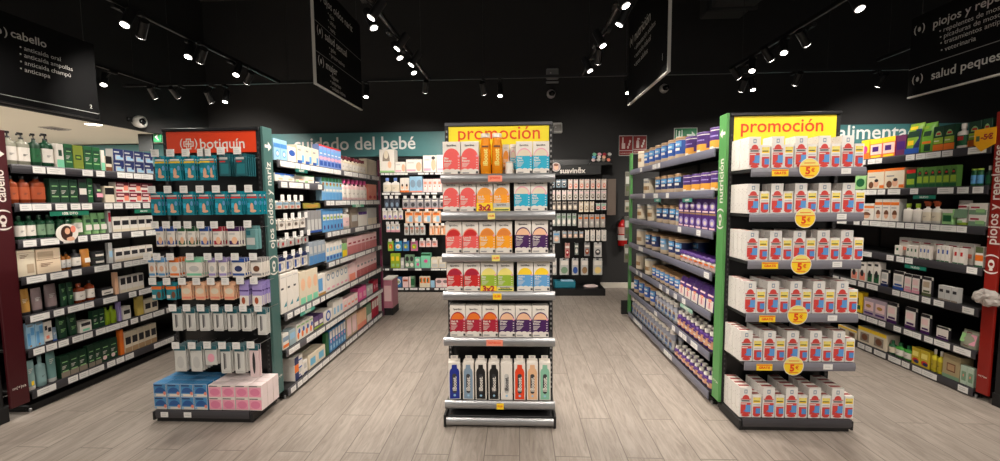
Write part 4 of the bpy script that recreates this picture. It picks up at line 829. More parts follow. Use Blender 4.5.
RC(2, 942, 952.5, 209, 1, 'lgreen', [(0, 1, .75, 1, 'white'), (.1, .9, .2, .6, 'green')], 'green and white carton'); RR(2, 953, 967, 200.5, 1, tube, 'lotion_tube', 'white and green standing tube', 'tube', args=('white', 'lime', [(.0, 1, .3, .65, 'sage'), (.2, .8, .72, .78, 'crimson'), (.3, .7, .1, .2, 'lgreen')])); RC(2, 968.5, 987, 203, 1, 'white', [(0, 1, .0, .42, 'sage'), (.1, .6, .55, .7, 'crimson'), (.4, .9, .2, .5, 'lgreen')], 'wide white and sage carton', stack=2, depth=.08)
wf = [(0, 1, .85, 1, 'lgrey'), (.2, .8, .78, .84, 'crimson'), (.3, .9, .3, .5, 'salmon')]
RC(3, 899, 974, 237, 6, 'white', wf, 'tall white carton behind the small ones', back=.07, depth=.05)
for a, q, c in ((894.5, 900, 'green'), (906, 917.5, 'green'), (919, 930, 'blue'), (936.5, 949.5, 'blue'), (952.5, 964.5, 'red')): RC(3, a, q, 245 if a < 940 else 247.5, 1 if a < 900 else 3 if a < 945 else 2, 'white', [(.3, .7, .5, .75, c), (0, 1, 0, .08, 'green')], 'small white carton with '+c+' mark', depth=.03, nm='small_carton')
RC(3, 975, 983.5, 246.5, 1, 'white', [(0, 1, .3, .6, 'orange'), (0, 1, .7, 1, 'olive'), (0, 1, 0, .08, 'green')], 'white, orange and olive carton')
def hk(i, a, q, pt, c, nm, top='white', n=1): RR(i, a, q, pt, n, packet, 'hanging_carton', nm, 'packet', args=('white', [(0, 1, 0, .16, c), (.1, .8, .45, .75, top), (0, 1, .84, 1, 'ink'), (.15, .85, .2, .3, c)]), kw=dict(side='ink'), depth=.025)
for a, q, c, nm in ((851, 858, 'salmon', 'black-haired salmon'), (859, 866, 'salmon', 'salmon'), (867, 873, 'green', 'green-edged'), (873.5, 880, 'green', 'second green-edged')): RC(4, a, q, 261.5, 1, 'white', [(.1, .9, .05, .45, c), (.2, .7, .25, .6, 'ink', 'e'), (.1, .7, .8, .9, 'ink')], nm+' white tint carton')
hk(4, 881, 888.5, 269, 'navy', 'white packet with navy foot', 'lgrey'); hk(4, 893, 904, 270, 'blue', 'white packet with orange clip', 'lgrey'); hk(4, 904, 920, 273, 'pink', 'pink-edged packet', 'lpink', 2); hk(4, 922, 931.5, 276, 'olive', 'beige packet with olive foot', 'beige'); RC(4, 938, 958, 284.5, 3, 'lgrey', [(.2, .8, .55, .75, 'ink'), (0, 1, 0, .1, 'taupe')], 'squat grey box')
RC(5, 855.5, 862, 291, 1, 'yellow', [(.1, .5, .4, .7, 'ink'), (.2, .8, .15, .35, 'green')], 'yellow carton'); RC(5, 863.5, 886, 296.5, 2, (180, 160, 170), [(.1, .9, .3, .8, 'lpink'), (.2, .7, .45, .65, 'ochre', 'e'), (.1, .9, .1, .2, 'purple')], 'lilac carton with flower')
hk(5, 887, 897, 301, 'dpurple', 'orange-topped purple packet', 'lpink'); hk(5, 905, 916, 306, 'dpurple', 'larger orange-topped purple packet', 'lpink'); hk(5, 920.5, 930, 313, 'dpurple', 'white packet with purple foot', 'lpink'); hk(5, 936, 949, 325, 'dpurple', 'low white packet with purple edge', 'white'); RR(5, 959, 976, 328, 1, pouch, 'clear_bag', 'clear bag of pink and green goods', 'bag', args=((150, 150, 130), [(.3, .6, .1, .9, 'maroon'), (.6, .95, .2, .8, 'pink'), (.05, .3, .3, .8, 'lgreen')]), depth=.08)
yw = [(0, 1, .78, 1, 'yellow'), (.18, .82, .12, .66, 'taupe'), (.28, .72, .2, .6, 'brown', 'e')]
RC(6, 838, 857, 324, 2, 'cream', yw, 'cream and yellow windowed box', side='cream'); RC(6, 858, 886.5, 325, 2, 'cream', yw, 'cream and yellow windowed box', side='cream')
RR(6, 887.5, 893.5, 339, 1, bottle, 'repellent_bottle', 'small green bottle with cream label', 'bottle', args=('green', 'green', 'cream')); RR(6, 894, 911, 341, 2, bottle, 'repellent_bottle', 'green bottle with white label', 'bottle', args=((60, 150, 50), 'green', 'white'), depth=.05); RC(6, 911.5, 929.5, 346, 2, (196, 170, 40), [(.1, .9, .1, .4, 'red', 'e'), (.3, .9, .1, .3, 'navy', 'e'), (.1, .8, .5, .8, 'lyellow')], 'yellow carton with red print'); RR(6, 930, 942, 348, 2, bottle, 'repellent_bottle', 'yellow bottle with white cap', 'bottle', args=((206, 190, 40), 'white', (170, 150, 30)), depth=.04)
RC(6, 942.5, 960, 352, 1, (168, 150, 112), [(.25, .75, .3, .65, 'brown'), (.3, .7, .35, .6, 'kraft'), (0, 1, 0, .15, 'sage')], 'kraft box with handle'); RC(6, 960, 974, 364, 2, (180, 196, 176), [(.2, .9, .2, .7, 'sage'), (.4, .6, .4, .55, 'salmon', 'e')], 'pale green carton')
q = onx(985, 138, 3.585); b = MB(); yy = q.y
b.add([(3.583, y, z) for y, z in ((yy+.075, q.z+.07), (yy-.075, q.z+.075), (yy-.075, q.z-.05), (yy+.02, q.z-.10), (yy+.075, q.z-.04))]+[(3.586, y, z) for y, z in ((yy+.075, q.z+.07), (yy-.075, q.z+.075), (yy-.075, q.z-.05), (yy+.02, q.z-.10), (yy+.075, q.z-.04))], [(0, 1, 2, 3, 4), (9, 8, 7, 6, 5), (0, 5, 6, 1), (1, 6, 7, 2), (2, 7, 8, 3), (3, 8, 9, 4), (4, 9, 5, 0)], M((250, 180, 20)))
b.text('-5€', (3.5822, 0, 0), -Y3, Z3, -yy+.015, q.z+.01, M('crimson'), width=.085, bold=.04); b.rect((3.5822, 0, 0), -Y3, Z3, -yy-.06, -yy-.035, q.z-.02, q.z+.02, M('olive')); tag(b.obj('discount_card', None, q), 'orange-yellow discount card reading -5€ on the top shelf by the red post', 'sign')
for px, py, i in ((926, 195, 1), (917, 266.5, 3)): talker(FR, FR.hit(px, py, 0).y, RZ[i]-.066, .2, (24, 120, 100), 'NUEVO', 'teal shelf talker under the '+PL7[i]+' shelf of the red-posted rack')
# crumpled clear bag hung on the red post
PLA = mat((214, 206, 198), .25, 0, .45)
bm = bmesh.new(); bmesh.ops.create_icosphere(bm, subdivisions=3, radius=1.0); rg = random.Random(3)
q = onx(988, 298, 3.54)
for v in bm.verts:
    k = 1+.22*math.sin(7*v.co.y+3*v.co.z)*math.cos(5*v.co.x+4*v.co.z)+rg.uniform(-.05, .05); v.co = Vector((q.x+v.co.x*.055*k, q.y+v.co.y*.085*k, q.z+v.co.z*.062*k))
b = MB(); bm.verts.index_update(); b.add([v.co[:] for v in bm.verts], [[v.index for v in f.verts] for f in bm.faces], PLA); bm.free()
tag(b.obj('plastic_bag', None, q), 'crumpled translucent plastic bag hanging on the red post', 'bag')
# rack end beyond the red post
b = empty('gondola_endcap', (4.0, 3.0, 0)); m = MB(); m.box(3.62, 4.36, 2.86, 3.225, 0, .1, BLK, .004); m.obj('base_plinth', b); m = MB(); m.box(3.64, 4.36, 3.20, 3.218, .1, 2.2, BLKP); m.obj('back_panel', b)
for y in (2.9, 3.16):
    m = MB(); m.box(3.62, 3.65, y, y+.05, .1, 2.2, BLK, .002); m.obj('upright', b)
for z in (.5, .9, 1.3, 1.7):
    m = MB(); m.box(3.63, 4.36, 2.88, 3.22, z-.02, z, BLK); m.obj('shelf', b)
for y in (2.93, 3.19):
    m = MB(); m.lathe([(.016, 0), (.02, .01), (.008, .02), (.008, .05)], mat('silver', .25, .9), 10, cx=3.64, cy=y); m.obj('levelling_foot', b)
tag(b, 'black gondola end beyond the red post, cut off by the picture edge', 'display stand')

# ---- eye and nose-care side of the first-aid gondola
FG = Face('x', -1.88, 1, '', 'teal post')
GZ = {'top': 1.93, 'n2': 1.765, 'f2': 1.612, 'f3': 1.30, 'f4': 1.0, 'five': .70, 'six': .405, 'seven': .08}
YN, YM, YF = 3.17, 3.93, 5.55
def twin(F, r, zs, y0, y1, depth):      # plain boards on the far side of the same gondola
    for z in zs:
        b = MB(); fbox(b, F, y0, y1, -depth*2, -depth-.022, z-.022, z, BLK, .003); b.obj('shelf', r)
lg = gondola('shelving_unit', 'double-sided gondola with teal ojos oídos y nariz post and magenta far post', FG, YN, YF, [GZ['top'], GZ['n2'], GZ['f2'], GZ['f3'], GZ['f4'], GZ['five'], GZ['six'], GZ['seven']], .375, 2.0, mat((84, 82, 86), .35), .9,
    hh=.056, th=.044, sections={1: [(YN, YM)], 2: [(YM, YF)], 3: [(YM, YF)], 4: [(YM, YF)]})
twin(FG, lg, (1.93, 1.6, 1.3, 1.0, .7, .4, .08), YN, YF, .375)
sign_post(lg, -1.9, 1, 3.045, 3.158, .08, 2.165, 'signteal', 'ojos oídos y nariz', 248, 163, 275, 265, 148)
b = MB(); b.box(-1.9, -1.878, 5.555, 5.60, .0, 2.155, mat((110, 30, 66), .4), .003); b.obj('far_post', lg)
GP = {'top': 'top teal-post shelf', 'n2': 'second near teal-post shelf', 'f2': 'second far teal-post shelf', 'f3': 'third far teal-post shelf', 'f4': 'fourth far teal-post shelf', 'five': 'fifth teal-post shelf', 'six': 'sixth teal-post shelf', 'seven': 'bottom teal-post shelf'}
def GC(i, a, q, pt, n, base, pats, desc, **k): return CT(FG, k.pop('z', GZ[i]), GP[i], k.pop('nm', 'medicine_carton'), desc, a, q, pt, n, base, pats, k.pop('side', None), **k)
bl = [(0, 1, .5, 1, 'blue'), (.2, .8, .2, .5, 'sky', 'e'), (.1, .9, .0, .15, 'white'), (.1, .7, .8, .88, 'white')]
GC('top', 273.5, 287, 138, 2, 'lblue', [(0, 1, .6, .8, (70, 130, 190)), (.25, .8, .15, .5, 'sky', 'e'), (.35, .7, .22, .42, 'white', 'e')], 'pale blue nebuliser carton'); GC('top', 288, 296, 146, 1, 'white', [(.1, .9, .4, .8, 'blue', 'e')], 'small white and blue box'); GC('top', 297, 318.8, 144.5, 3, 'cream', [(.05, .6, .0, .2, 'blue'), (.6, .9, .1, .5, 'sky'), (.1, .5, .7, .8, 'grey')], 'large cream carton')
pk = [(0, 1, .93, 1, 'red'), (0, 1, .35, .5, 'pink', 'e'), (.1, .9, .55, .8, 'sky'), (.1, .9, .1, .3, 'blue'), (.2, .8, .6, .65, 'white')]
GC('top', 319, 341, 144, 6, (128, 150, 206), pk, 'lilac-blue carton with red top')
def GB(i, a, q, pt, n, body, cap, lab, desc, **k): return run(FG, GP[i], GZ[i], a, q, pt, n, bottle, 'care_bottle', desc, 'bottle', args=(body, cap, lab), depth=.05, **k)
GB('top', 341.5, 366, 155, 7, 'cream', 'maroon', 'white', 'white bottle with dark red cap'); GC('top', 366.5, 376.5, 158.5, 3, 'cream', [], 'plain cream carton')
GC('n2', 275, 294.5, 172.5, 2, 'white', [(0, 1, .8, 1, 'blue'), (.3, .8, .2, .45, 'peach', 'e'), (.5, .9, .6, .8, 'lblue')], 'white carton with blue top'); GC('n2', 295.5, 314, 174, 2, 'white', [(0, 1, .85, 1, 'green'), (.3, .9, .3, .5, 'peach', 'e'), (0, .3, .0, .3, 'lgreen')], 'white carton with green top'); GC('n2', 314.5, 320, 181, 1, 'navy', [(.1, .9, .4, .8, 'white')], 'small navy box')
gw = [(0, 1, .82, 1, 'green'), (.2, .8, .62, .8, 'lime', 'e'), (0, 1, 0, .35, 'sky'), (.1, .9, .4, .5, 'white'), (.3, .7, .68, .78, 'red', 'e')]
GC('f2', 321.5, 342, 177, 6, 'lblue', gw, 'blue and green carton'); GB('f2', 343, 367.5, 178.5, 6, 'lpink', 'hotpink', 'white', 'pink-capped white bottle'); GC('f2', 368, 376.5, 184, 2, 'salmon', [(.2, .8, .1, .3, 'red', 'e')], 'salmon carton')
bw = [(0, 1, .0, .4, 'sky'), (.1, .9, .5, .75, 'white'), (.2, .8, .55, .65, 'lime'), (.3, .7, .1, .3, 'purple', 'e')]
GC('f3', 322.5, 343, 209, 6, (90, 150, 204), bw, 'bright blue carton'); GB('f3', 344, 350.5, 208, 1, 'white', 'lgrey', 'lpink', 'white bottle with pink label'); GC('f3', 351, 358, 207, 1, 'taupe', [(.1, .9, .3, .6, 'lgrey')], 'taupe carton'); GC('f3', 358.5, 367, 212, 2, 'white', [(0, 1, .8, 1, 'purple')], 'white carton with purple top'); GC('f3', 367.5, 376.5, 208, 2, 'lgrey', [(0, 1, 0, .4, 'cream')], 'grey and cream carton')
GC('f4', 326, 342, 242.5, 5, 'white', [(0, 1, 0, .3, 'sky'), (.2, .8, .1, .25, 'blue'), (.2, .8, .5, .7, 'lblue')], 'white and blue carton'); GC('f4', 342.5, 347, 244, 1, 'lgreen', [(0, 1, 0, .5, 'yellow')], 'green and yellow carton'); GC('f4', 347.5, 376.5, 238, 7, 'lpink', [(0, 1, 0, .5, (200, 120, 120)), (.2, .8, .6, .7, 'crimson')], 'pink and rose carton')
GC('five', 280.5, 299, 275, 3, 'white', [(.4, .9, .15, .28, 'teal', 't'), (.1, .5, .6, .65, 'ink'), (.1, .9, .9, .92, 'lgrey')], 'white carton with teal tick'); GC('five', 299.5, 318, 271, 3, 'cream', [(.2, .9, .4, .8, 'peach', 'e'), (.1, .9, .0, .2, 'mint')], 'cream and peach carton', h=.285); GC('five', 318.5, 325.5, 275, 1, 'white', [(0, .6, .2, .8, 'sky'), (0, 1, 0, .12, 'ochre')], 'white carton with sky-blue side')
GC('five', 326, 348, 272, 5, 'white', [(.15, .85, .5, .9, 'bluegrey', 'o'), (.2, .8, .1, .2, 'pink')], 'white carton with grey-blue ring'); GC('five', 348.5, 356, 264, 1, 'lpink', [(.1, .9, .0, .4, 'salmon')], 'pale pink carton'); GC('five', 356.5, 376.5, 257, 6, 'lpink', [(0, 1, 0, .35, (180, 90, 90)), (.2, .8, .5, .6, 'grey')], 'blush carton with rose foot')
GC('six', 283, 289, 335, 1, 'white', [(0, 1, .5, .8, 'bluegrey'), (0, 1, .1, .3, 'orange')], 'white carton with orange foot'); GC('six', 289.5, 296, 331, 1, (160, 176, 180), [(.1, .9, .4, .8, 'lblue')], 'grey-blue carton'); GC('six', 296.5, 313.5, 325, 4, 'white', [(.1, .6, .1, .5, 'orange', 'e'), (.4, .9, .4, .7, 'blue', 'e'), (.1, .9, .8, .9, 'lgreen')], 'white carton with orange and blue spots', rows=2, depth=.11)
GC('six', 314, 323.5, 318, 2, (90, 66, 110), [(0, 1, .05, .2, 'lime'), (.1, .9, .3, .6, 'white')], 'purple and lime carton', rows=2, depth=.11); GC('six', 324, 332.5, 312, 1, 'white', [(.2, .8, .3, .7, 'blue', 'o')], 'white carton with blue ring', rows=2, depth=.11); GC('six', 333, 343, 302, 3, 'white', [(.2, .8, .2, .6, 'lblue')], 'white carton with pale blue panel'); GC('six', 343.5, 358, 300, 4, 'lpink', [(.2, .8, .1, .8, 'white'), (.2, .8, .3, .5, 'salmon')], 'pink and white carton'); GC('six', 358.5, 366.5, 288.5, 2, 'hotpink', [(.2, .8, .2, .6, 'pink')], 'hot pink carton'); GC('six', 367, 373, 287, 2, 'lgrey', [(.2, .8, .5, .8, 'white')], 'light grey carton'); GC('six', 373.5, 378, 281, 2, 'crimson', [(.2, .8, .3, .6, 'pink')], 'crimson carton')
for k in range(3): GC('seven', 286, 294.5, 0, 1, 'white', [(0, .5, 0, 1, 'navy' if k != 1 else 'orange'), (.5, .9, .3, .5, 'blue')], ('lowest', 'middle', 'topmost')[k]+' flat white and navy carton of the stack', h=.065, z_up=.066*k, depth=.16)
GC('seven', 297.5, 308, 366, 2, 'white', [(.2, .8, .4, .8, 'lgrey'), (.1, .9, .0, .1, 'navy')], 'white and grey carton', rows=2, depth=.1, gap=.014); GC('seven', 308.5, 325.5, 356, 2, 'cream', [(.2, .8, .2, .7, (110, 176, 206))], 'cream carton with sky-blue panel', rows=2, depth=.1); GC('seven', 326, 329, 334, 1, 'green', [], 'dark green divider panel', cat='divider', depth=.035)
GC('seven', 329.5, 346, 331, 6, (60, 120, 170), [(.1, .9, .6, .95, 'white'), (.2, .8, .1, .3, 'lblue'), (.3, .7, .4, .55, 'pink', 'e')], 'blue and white carton'); GC('seven', 346.5, 357, 318, 2, 'beige', [(.1, .9, .1, .9, 'lpink')], 'tall beige carton'); GC('seven', 357.5, 366.5, 313, 3, 'peach', [(0, 1, 0, .3, 'salmon')], 'peach carton'); GC('seven', 367, 371.5, 305, 2, 'sage', [(0, 1, 0, .4, 'white')], 'sage and white carton'); GC('seven', 372, 378.5, 300, 3, 'crimson', [(.1, .9, .5, .9, 'white')], 'crimson and white carton')
# pegged goods in the near half
def HG(row, *a, **k): hang(FG, lg, row+' teal-post pegs', 0, *a, hookdepth=.30, fw=.05, jit=.12, **k)
HG('top', 275.5, 301, 200.5, 209, 4, packet, 'drops_packet', 'small white and blue packet', 'packet', args=('white', [(0, 1, .5, .8, 'lblue'), (.2, .8, .1, .4, 'salmon', 'e')]), deep=2)
HG('top', 301.5, 322, 203, 208.5, 1, packet, 'sleep_mask', 'olive-yellow soft mask', 'mask', args=((140, 132, 50), [(.1, .9, .2, .7, 'ochre', 'e')]), deep=1, flag=False)
HG('second', 278, 306, 218, 229, 4, packet, 'drops_packet', 'tilted white packet with eye print', 'packet', args=('white', [(.2, .7, .3, .6, 'taupe', 'e'), (.1, .9, .7, .8, 'lgrey')]), deep=2)
HG('third', 279, 309, 236.5, 245.5, 4, packet, 'drops_packet', 'beige packet with red drop', 'packet', args=('lgrey', [(.3, .6, .2, .6, 'red', 'e'), (.1, .9, .7, .8, 'white')]), deep=2)
HG('fourth', 277.5, 308, 254, 269, 4, packet, 'lens_packet', 'white and blue contact-lens packet', 'packet', args=('white', [(0, 1, .7, 1, 'navy'), (.2, .8, .15, .6, 'lgrey', 'o'), (0, .3, .1, .6, 'blue')]), deep=3)
for nm, z, a, q, pt, n, base, pats, desc in (('n3', 1.315, 307, 321.5, 211, 4, 'grey', [(.1, .9, .1, .6, 'lgrey'), (0, 1, 0, .1, 'blue')], 'grey carton'), ('n4', 1.02, 309, 325.5, 243, 4, (150, 160, 170), [(0, 1, 0, .4, (80, 130, 180)), (.2, .8, .5, .8, 'lgrey')], 'grey and blue carton')):
    b = MB(); fbox(b, FG, FG.hit(a-1.5, pt+9, 0).y, YM-.01, -.36, -.02, z-.022, z-.001, BLK, .003); b.obj('shelf', lg)
    run(FG, ('third' if nm == 'n3' else 'fourth')+' near teal-post shelf', z, a, q, pt, n, carton, 'medicine_carton', desc, 'carton', args=(base, pats), depth=.08)
talker(FG, FG.hit(300, 173, 0).y, GZ['top']-.047, .2, (20, 96, 84), 'NUEVO', 'green shelf talker under the top shelf by the teal post'); talker(FG, FG.hit(357, 204.5, 0).y, GZ['f2']-.047, .35, (90, 160, 130), 'NUEVO', 'mint shelf talker under the far bottle shelf of the teal-posted rack'); talker(FG, FG.hit(306, 307, 0).y, GZ['five']-.047, .25, (70, 150, 130), 'NUEVO', 'mint shelf talker under the fifth shelf of the teal-posted rack')
# small pink floor display at the far end of the gondola
b = empty('floor_display', (-1.84, 5.75, 0)); m = MB(); m.box(-1.90, -1.76, 5.62, 5.9, 0, .10, BLK, .004); m.obj('base', b); m = MB(); m.box(-1.895, -1.765, 5.625, 5.895, .1, .50, mat((190, 120, 136), .5), .004); m.rect((0, 5.6245, 0), X3, Z3, -1.88, -1.78, .2, .42, M('lpink')); m.obj('carton_body', b); m = MB(); m.box(-1.9, -1.755, 5.61, 5.9, .50, .52, M('white'), .003); m.obj('top_tray', b)
tag(b, 'small pink cardboard display with white top at the foot of the magenta post', 'display stand')

# ---- nutrition side of the carton-promo gondola
FN = Face('x', 1.472, -1, '', 'green post')
FN.zs = NZ = [1.97, 1.658, 1.348, 1.03, .72, .405, .10]
NR = mat((108, 108, 122), .3)
ng = gondola('shelving_unit', 'double-sided gondola with green nutrición posts and pale grey shelf fronts', FN, 3.17, 5.5, NZ, .375, 2.0, NR, .16, hh=.058, th=.046)
twin(FN, ng, (1.93, 1.6, 1.3, 1.0, .7, .4, .08), 3.17, 5.5, .375)
sign_post(ng, 1.48, -1, 3.04, 3.145, .085, 2.2, 'signgreen', 'nutrición', 203, 159, 722, 219, 134)
b = MB(); b.box(1.48, 1.502, 5.505, 5.60, .06, 2.195, mat('signgreen', .4), .003); b.obj('far_post', ng); b = MB(); b.box(1.40, 1.9, 5.60, 5.64, .03, .22, BLK, .004); b.obj('far_kick_plate', ng)
NP = [p+' nutrition shelf' for p in PL7]
def NT(i, a, q, pt, n, body, lid, lab, desc, pats=(), lower=None, **k): return run(FN, NP[i], NZ[i], a, q, pt, n, tin, 'formula_tin', desc, 'tin', args=(body, lid, lab, pats, lower), **k)
bp = [(.1, .9, .55, .8, 'sky'), (.15, .8, .38, .5, 'white'), (.2, .8, .62, .7, 'white')]
bt = dict(pats=bp, lower='beige')
pp = [(.0, 1, .2, .42, (226, 160, 60)), (.1, .9, .58, .64, 'lilac'), (.2, .7, .05, .16, 'white')]
NT(0, 635.5, 641.5, 153, 1, 'beige', 'cream', 'cream', 'beige tin with cream lid', [(.2, .8, .4, .6, 'gold')]); NT(0, 642, 680, 151, 6, 'beige', 'gold', 'blue', 'blue tin with golden lid', **bt)
def pc(i, a, q, pt, n, desc, **k): return run(FN, NP[i], NZ[i], a, q, pt, n, tin, 'nutrition_tin', desc, 'tin', args=('white', 'purple', 'purple', pp, (226, 160, 60)), depth=.1, **k)
pc(0, 681, 718, 139, 3, 'purple tin with golden band', rows=2)
NT(1, 636.5, 652.5, 180, 1, 'cream', 'lgrey', 'cream', 'wide cream tin with grey lid', [(.1, .9, .25, .5, 'gold'), (.1, .9, .7, .85, 'grey')]); NT(1, 653, 679, 177.5, 4, 'beige', 'gold', 'navy', 'navy tin with golden lid', **bt); pc(1, 680, 717.5, 176, 4, 'purple tin with golden band')
NT(2, 633, 653.5, 204, 2, 'cream', 'lgrey', 'cream', 'cream tin with grey lid', [(.1, .9, .25, .5, 'gold'), (.1, .9, .7, .8, 'grey')], rows=1); NT(2, 654, 674, 205, 3, 'beige', 'gold', 'navy', 'navy tin with golden lid', **bt); NT(2, 674.5, 678, 207, 1, 'beige', 'gold', 'bluegrey', 'grey-blue tin', **bt)
pcar = [(.15, .85, .2, .7, 'lilac', 'e'), (.3, .7, .3, .55, 'cream', 'e'), (0, 1, .9, 1, 'gold'), (.1, .9, .05, .15, 'lpink')]
run(FN, NP[2], NZ[2], 678.5, 716, 197.5, 6, carton, 'nutrition_carton', 'purple carton with cream roundel', 'carton', args=('purple', pcar), stack=2, depth=.08, gap=.006)
NT(3, 632.5, 642, 228, 1, 'cream', 'lgrey', 'cream', 'cream tin with grey lid', [(.1, .9, .25, .5, 'gold')]); NT(3, 643, 655.5, 231, 2, 'beige', 'gold', 'navy', 'navy tin with golden lid', rows=2, **bt); NT(3, 657, 665, 234.5, 1, 'beige', 'gold', 'bluegrey', 'grey-blue tin', rows=2, **bt); NT(3, 666, 679.5, 236.5, 2, 'beige', 'gold', 'navy', 'larger navy tin with golden lid', rows=2, **bt)
run(FN, NP[3], NZ[3], 679.5, 715, 249.5, 7, bottle, 'nutrition_bottle', 'white bottle with orange and purple cap', 'bottle', args=('white', 'purple', (200, 170, 170)), kw=dict(sh=.68, neck=.7, pats=[(0, 1, .6, 1, 'orange')]), rows=2, depth=.055)
NT(4, 633, 640, 252, 1, 'cream', 'lgrey', 'cream', 'cream tin with grey lid', [(.1, .9, .25, .5, 'gold')], rows=2); NT(4, 641, 650, 256.5, 1, 'cream', 'lgrey', 'cream', 'larger cream tin with grey lid', [(.1, .9, .25, .5, 'gold')], rows=2); NT(4, 650.5, 678, 264.5, 6, 'beige', 'gold', 'blue', 'blue tin with golden lid', rows=2, **bt)
run(FN, NP[4], NZ[4], 678.5, 714, 275, 5, pouch, 'nutrition_pouch', 'purple pouch with white front', 'pouch', args=('purple', [(.05, .95, .0, .5, 'white'), (.3, .7, .42, .55, 'orange'), (.2, .8, .1, .35, 'lpink'), (.1, .8, .66, .74, 'lpink'), (.45, .55, .1, .4, 'crimson')]), depth=.07, rows=2)
NT(5, 632, 654, 275, 4, 'beige', 'gold', 'blue', 'blue tin with golden lid', rows=2, **bt)
sb = [(0, 1, .3, .7, (60, 80, 130)), (.1, .9, .7, 1, 'gold'), (.2, .8, .05, .25, 'sky')]
def DR(i, a, q, pt, n, cap, lab, pats, desc, body=(150, 152, 164)): return run(FN, NP[i], NZ[i], a, q, pt, n, bottle, 'drink_bottle', desc, 'bottle', args=(body, cap, lab), kw=dict(sh=.74, neck=.5, pats=pats), rows=2, gap=.006, depth=.058)
DR(5, 654.5, 676, 290, 6, 'white', 'lgrey', sb, 'blue-gold nutrition drink'); DR(5, 676.5, 712.5, 309, 8, 'white', (214, 160, 126), [(0, 1, .75, 1.0, 'purple'), (.1, .8, .3, .5, 'white')], 'purple-peach nutrition drink', (78, 40, 120))
DR(6, 631.5, 673, 296.5, 13, 'white', 'lgrey', sb, 'blue-gold nutrition drink'); DR(6, 673.5, 711, 344, 9, 'white', (214, 160, 126), [(0, 1, .75, 1.0, 'purple'), (.1, .8, .3, .5, 'white')], 'purple-peach nutrition drink', (78, 40, 120))
talker(FN, FN.hit(689, 199.5, 0).y, NZ[1]-.058, .2, (60, 130, 116), 'NUEVO', 'teal shelf talker under the second nutrition shelf beside the purple tins'); talker(FN, FN.hit(659, 200, 0).y, NZ[1]-.058, .2, (60, 130, 116), 'NUEVO', 'teal shelf talker under the second nutrition shelf below the navy tins'); talker(FN, FN.hit(688, 306, 0).y, NZ[4]-.058, .26, (150, 190, 170), 'NUEVO', 'pale green shelf talker under the fifth nutrition shelf')
# hanging goods on the far end of that gondola, seen past its green post
for k, (pt, pb, c) in enumerate(((172, 196, (104, 100, 92)), (200, 212, (150, 140, 126)), (216, 238, (96, 96, 90)), (244, 262, (110, 104, 96)))):
    p0, p1 = ony(624, pt, 5.62), ony(628.5, pb, 5.62); m = MB(); m.box(-.028, .028, -.012, .012, 0, p0.z-p1.z, M(c), .004); art(m, .056, .024, p0.z-p1.z, [(.1, .9, .5, .8, 'lgrey'), (.2, .8, .2, .4, 'olive')]); o = m.obj('hanging_pack'); o.location = (1.452, 5.585, p1.z)
    tag(o, ORD[k]+' hanging pack from the top beside the far green post', 'packet', 'packs at the far end of the nutrition rack')
    hk2 = MB(); hk2.tube([(1.452, 5.60, p0.z-.01), (1.452, 5.56, p0.z-.008), (1.49, 5.56, p0.z-.008)], .003, mat('grey', .3, .8), 5); hk2.obj('peg_hook', ng)

# ================================================================== back wall
# ---- baby-care wall rack
FB = Face('y', 7.08, 0, '', 'left')
FB.zs = BZ = [2.085, 1.745, .425, .08]
BX0, BX1 = -2.75, .15
bw_ = empty('shelving_unit', ((BX0+BX1)/2, 7.25, 0))
b = MB(); b.box(BX0, BX1, 7.41, 7.43, .05, 2.33, BLKP); b.obj('back_panel', bw_); b = MB(); b.box(BX0, BX1, 7.1, 7.4, 0, .05, BLK, .004); b.obj('base_plinth', bw_)
for k in range(4): x = BX0+(BX1-BX0)*k/3; b = MB(); b.box(max(BX0, x-.015), min(BX1, x+.015), 7.39, 7.415, 0, 2.33, BLK, .002); b.obj('upright', bw_)
for i, z in enumerate(BZ): shelf(FB, bw_, BX0, BX1, z, .31, RAILD, .7)
tag(bw_, 'baby-care wall shelving below the teal cuidado del bebé sign', 'shelving unit')
BP = ['top baby-wall shelf', 'second baby-wall shelf', 'third baby-wall shelf', 'bottom baby-wall shelf']
def BC(i, a, q, pt, n, base, pats, desc, nm='baby_carton', **k): return run(FB, BP[i], BZ[i], a, q, pt, n, carton, nm, desc, k.pop('cat', 'carton'), args=(base, pats), **k)
BC(0, 379.5, 394.5, 149.5, 1, 'white', [(.2, .7, .5, .95, 'taupe', 'a'), (.3, .6, .6, .95, 'cream', 'e'), (.55, .8, .2, .5, 'peach', 'e'), (0, 1, 0, .1, 'lgreen')], 'tall display box with a breast pump picture'); bb = [(.05, .6, .1, .25, 'pink'), (.62, .98, .1, .8, 'skin', 'e'), (.1, .5, .7, .8, 'lgrey')]
BC(0, 395, 405.5, 162, 1, 'white', bb, 'small white nappy carton'); BC(0, 406, 422, 159.5, 1, 'white', bb, 'wide white nappy carton'); BC(0, 423, 436, 155.5, 1, 'white', bb+[(.65, .95, .75, .95, 'ink', 'e')], 'tall white carton with dark-haired baby'); BC(0, 436.5, 449, 155, 1, 'white', bb, 'tall white carton beside the middle stand')
run(FB, BP[1], BZ[1], 382.5, 399, 178, 2, bottle, 'baby_lotion', 'white bottle with blue cap', 'bottle', args=('white', (110, 140, 200), 'cream'), depth=.08); BC(1, 400, 409, 178, 2, 'white', [(.2, .8, .2, .6, 'peach', 'e'), (0, 1, 0, .15, 'orange'), (.3, .7, .4, .6, 'ink', 'e')], 'white and peach carton'); BC(1, 409.5, 422.5, 176.5, 2, 'lblue', [(.1, .9, .3, .8, 'bluegrey', 'e'), (0, 1, 0, .1, 'salmon')], 'grey-blue carton with baby print'); BC(1, 423, 442, 179, 4, 'lpink', [(.2, .8, .6, .8, 'salmon'), (.2, .8, .2, .5, 'white'), (.3, .6, .4, .5, 'red', 'e')], 'pale pink carton')
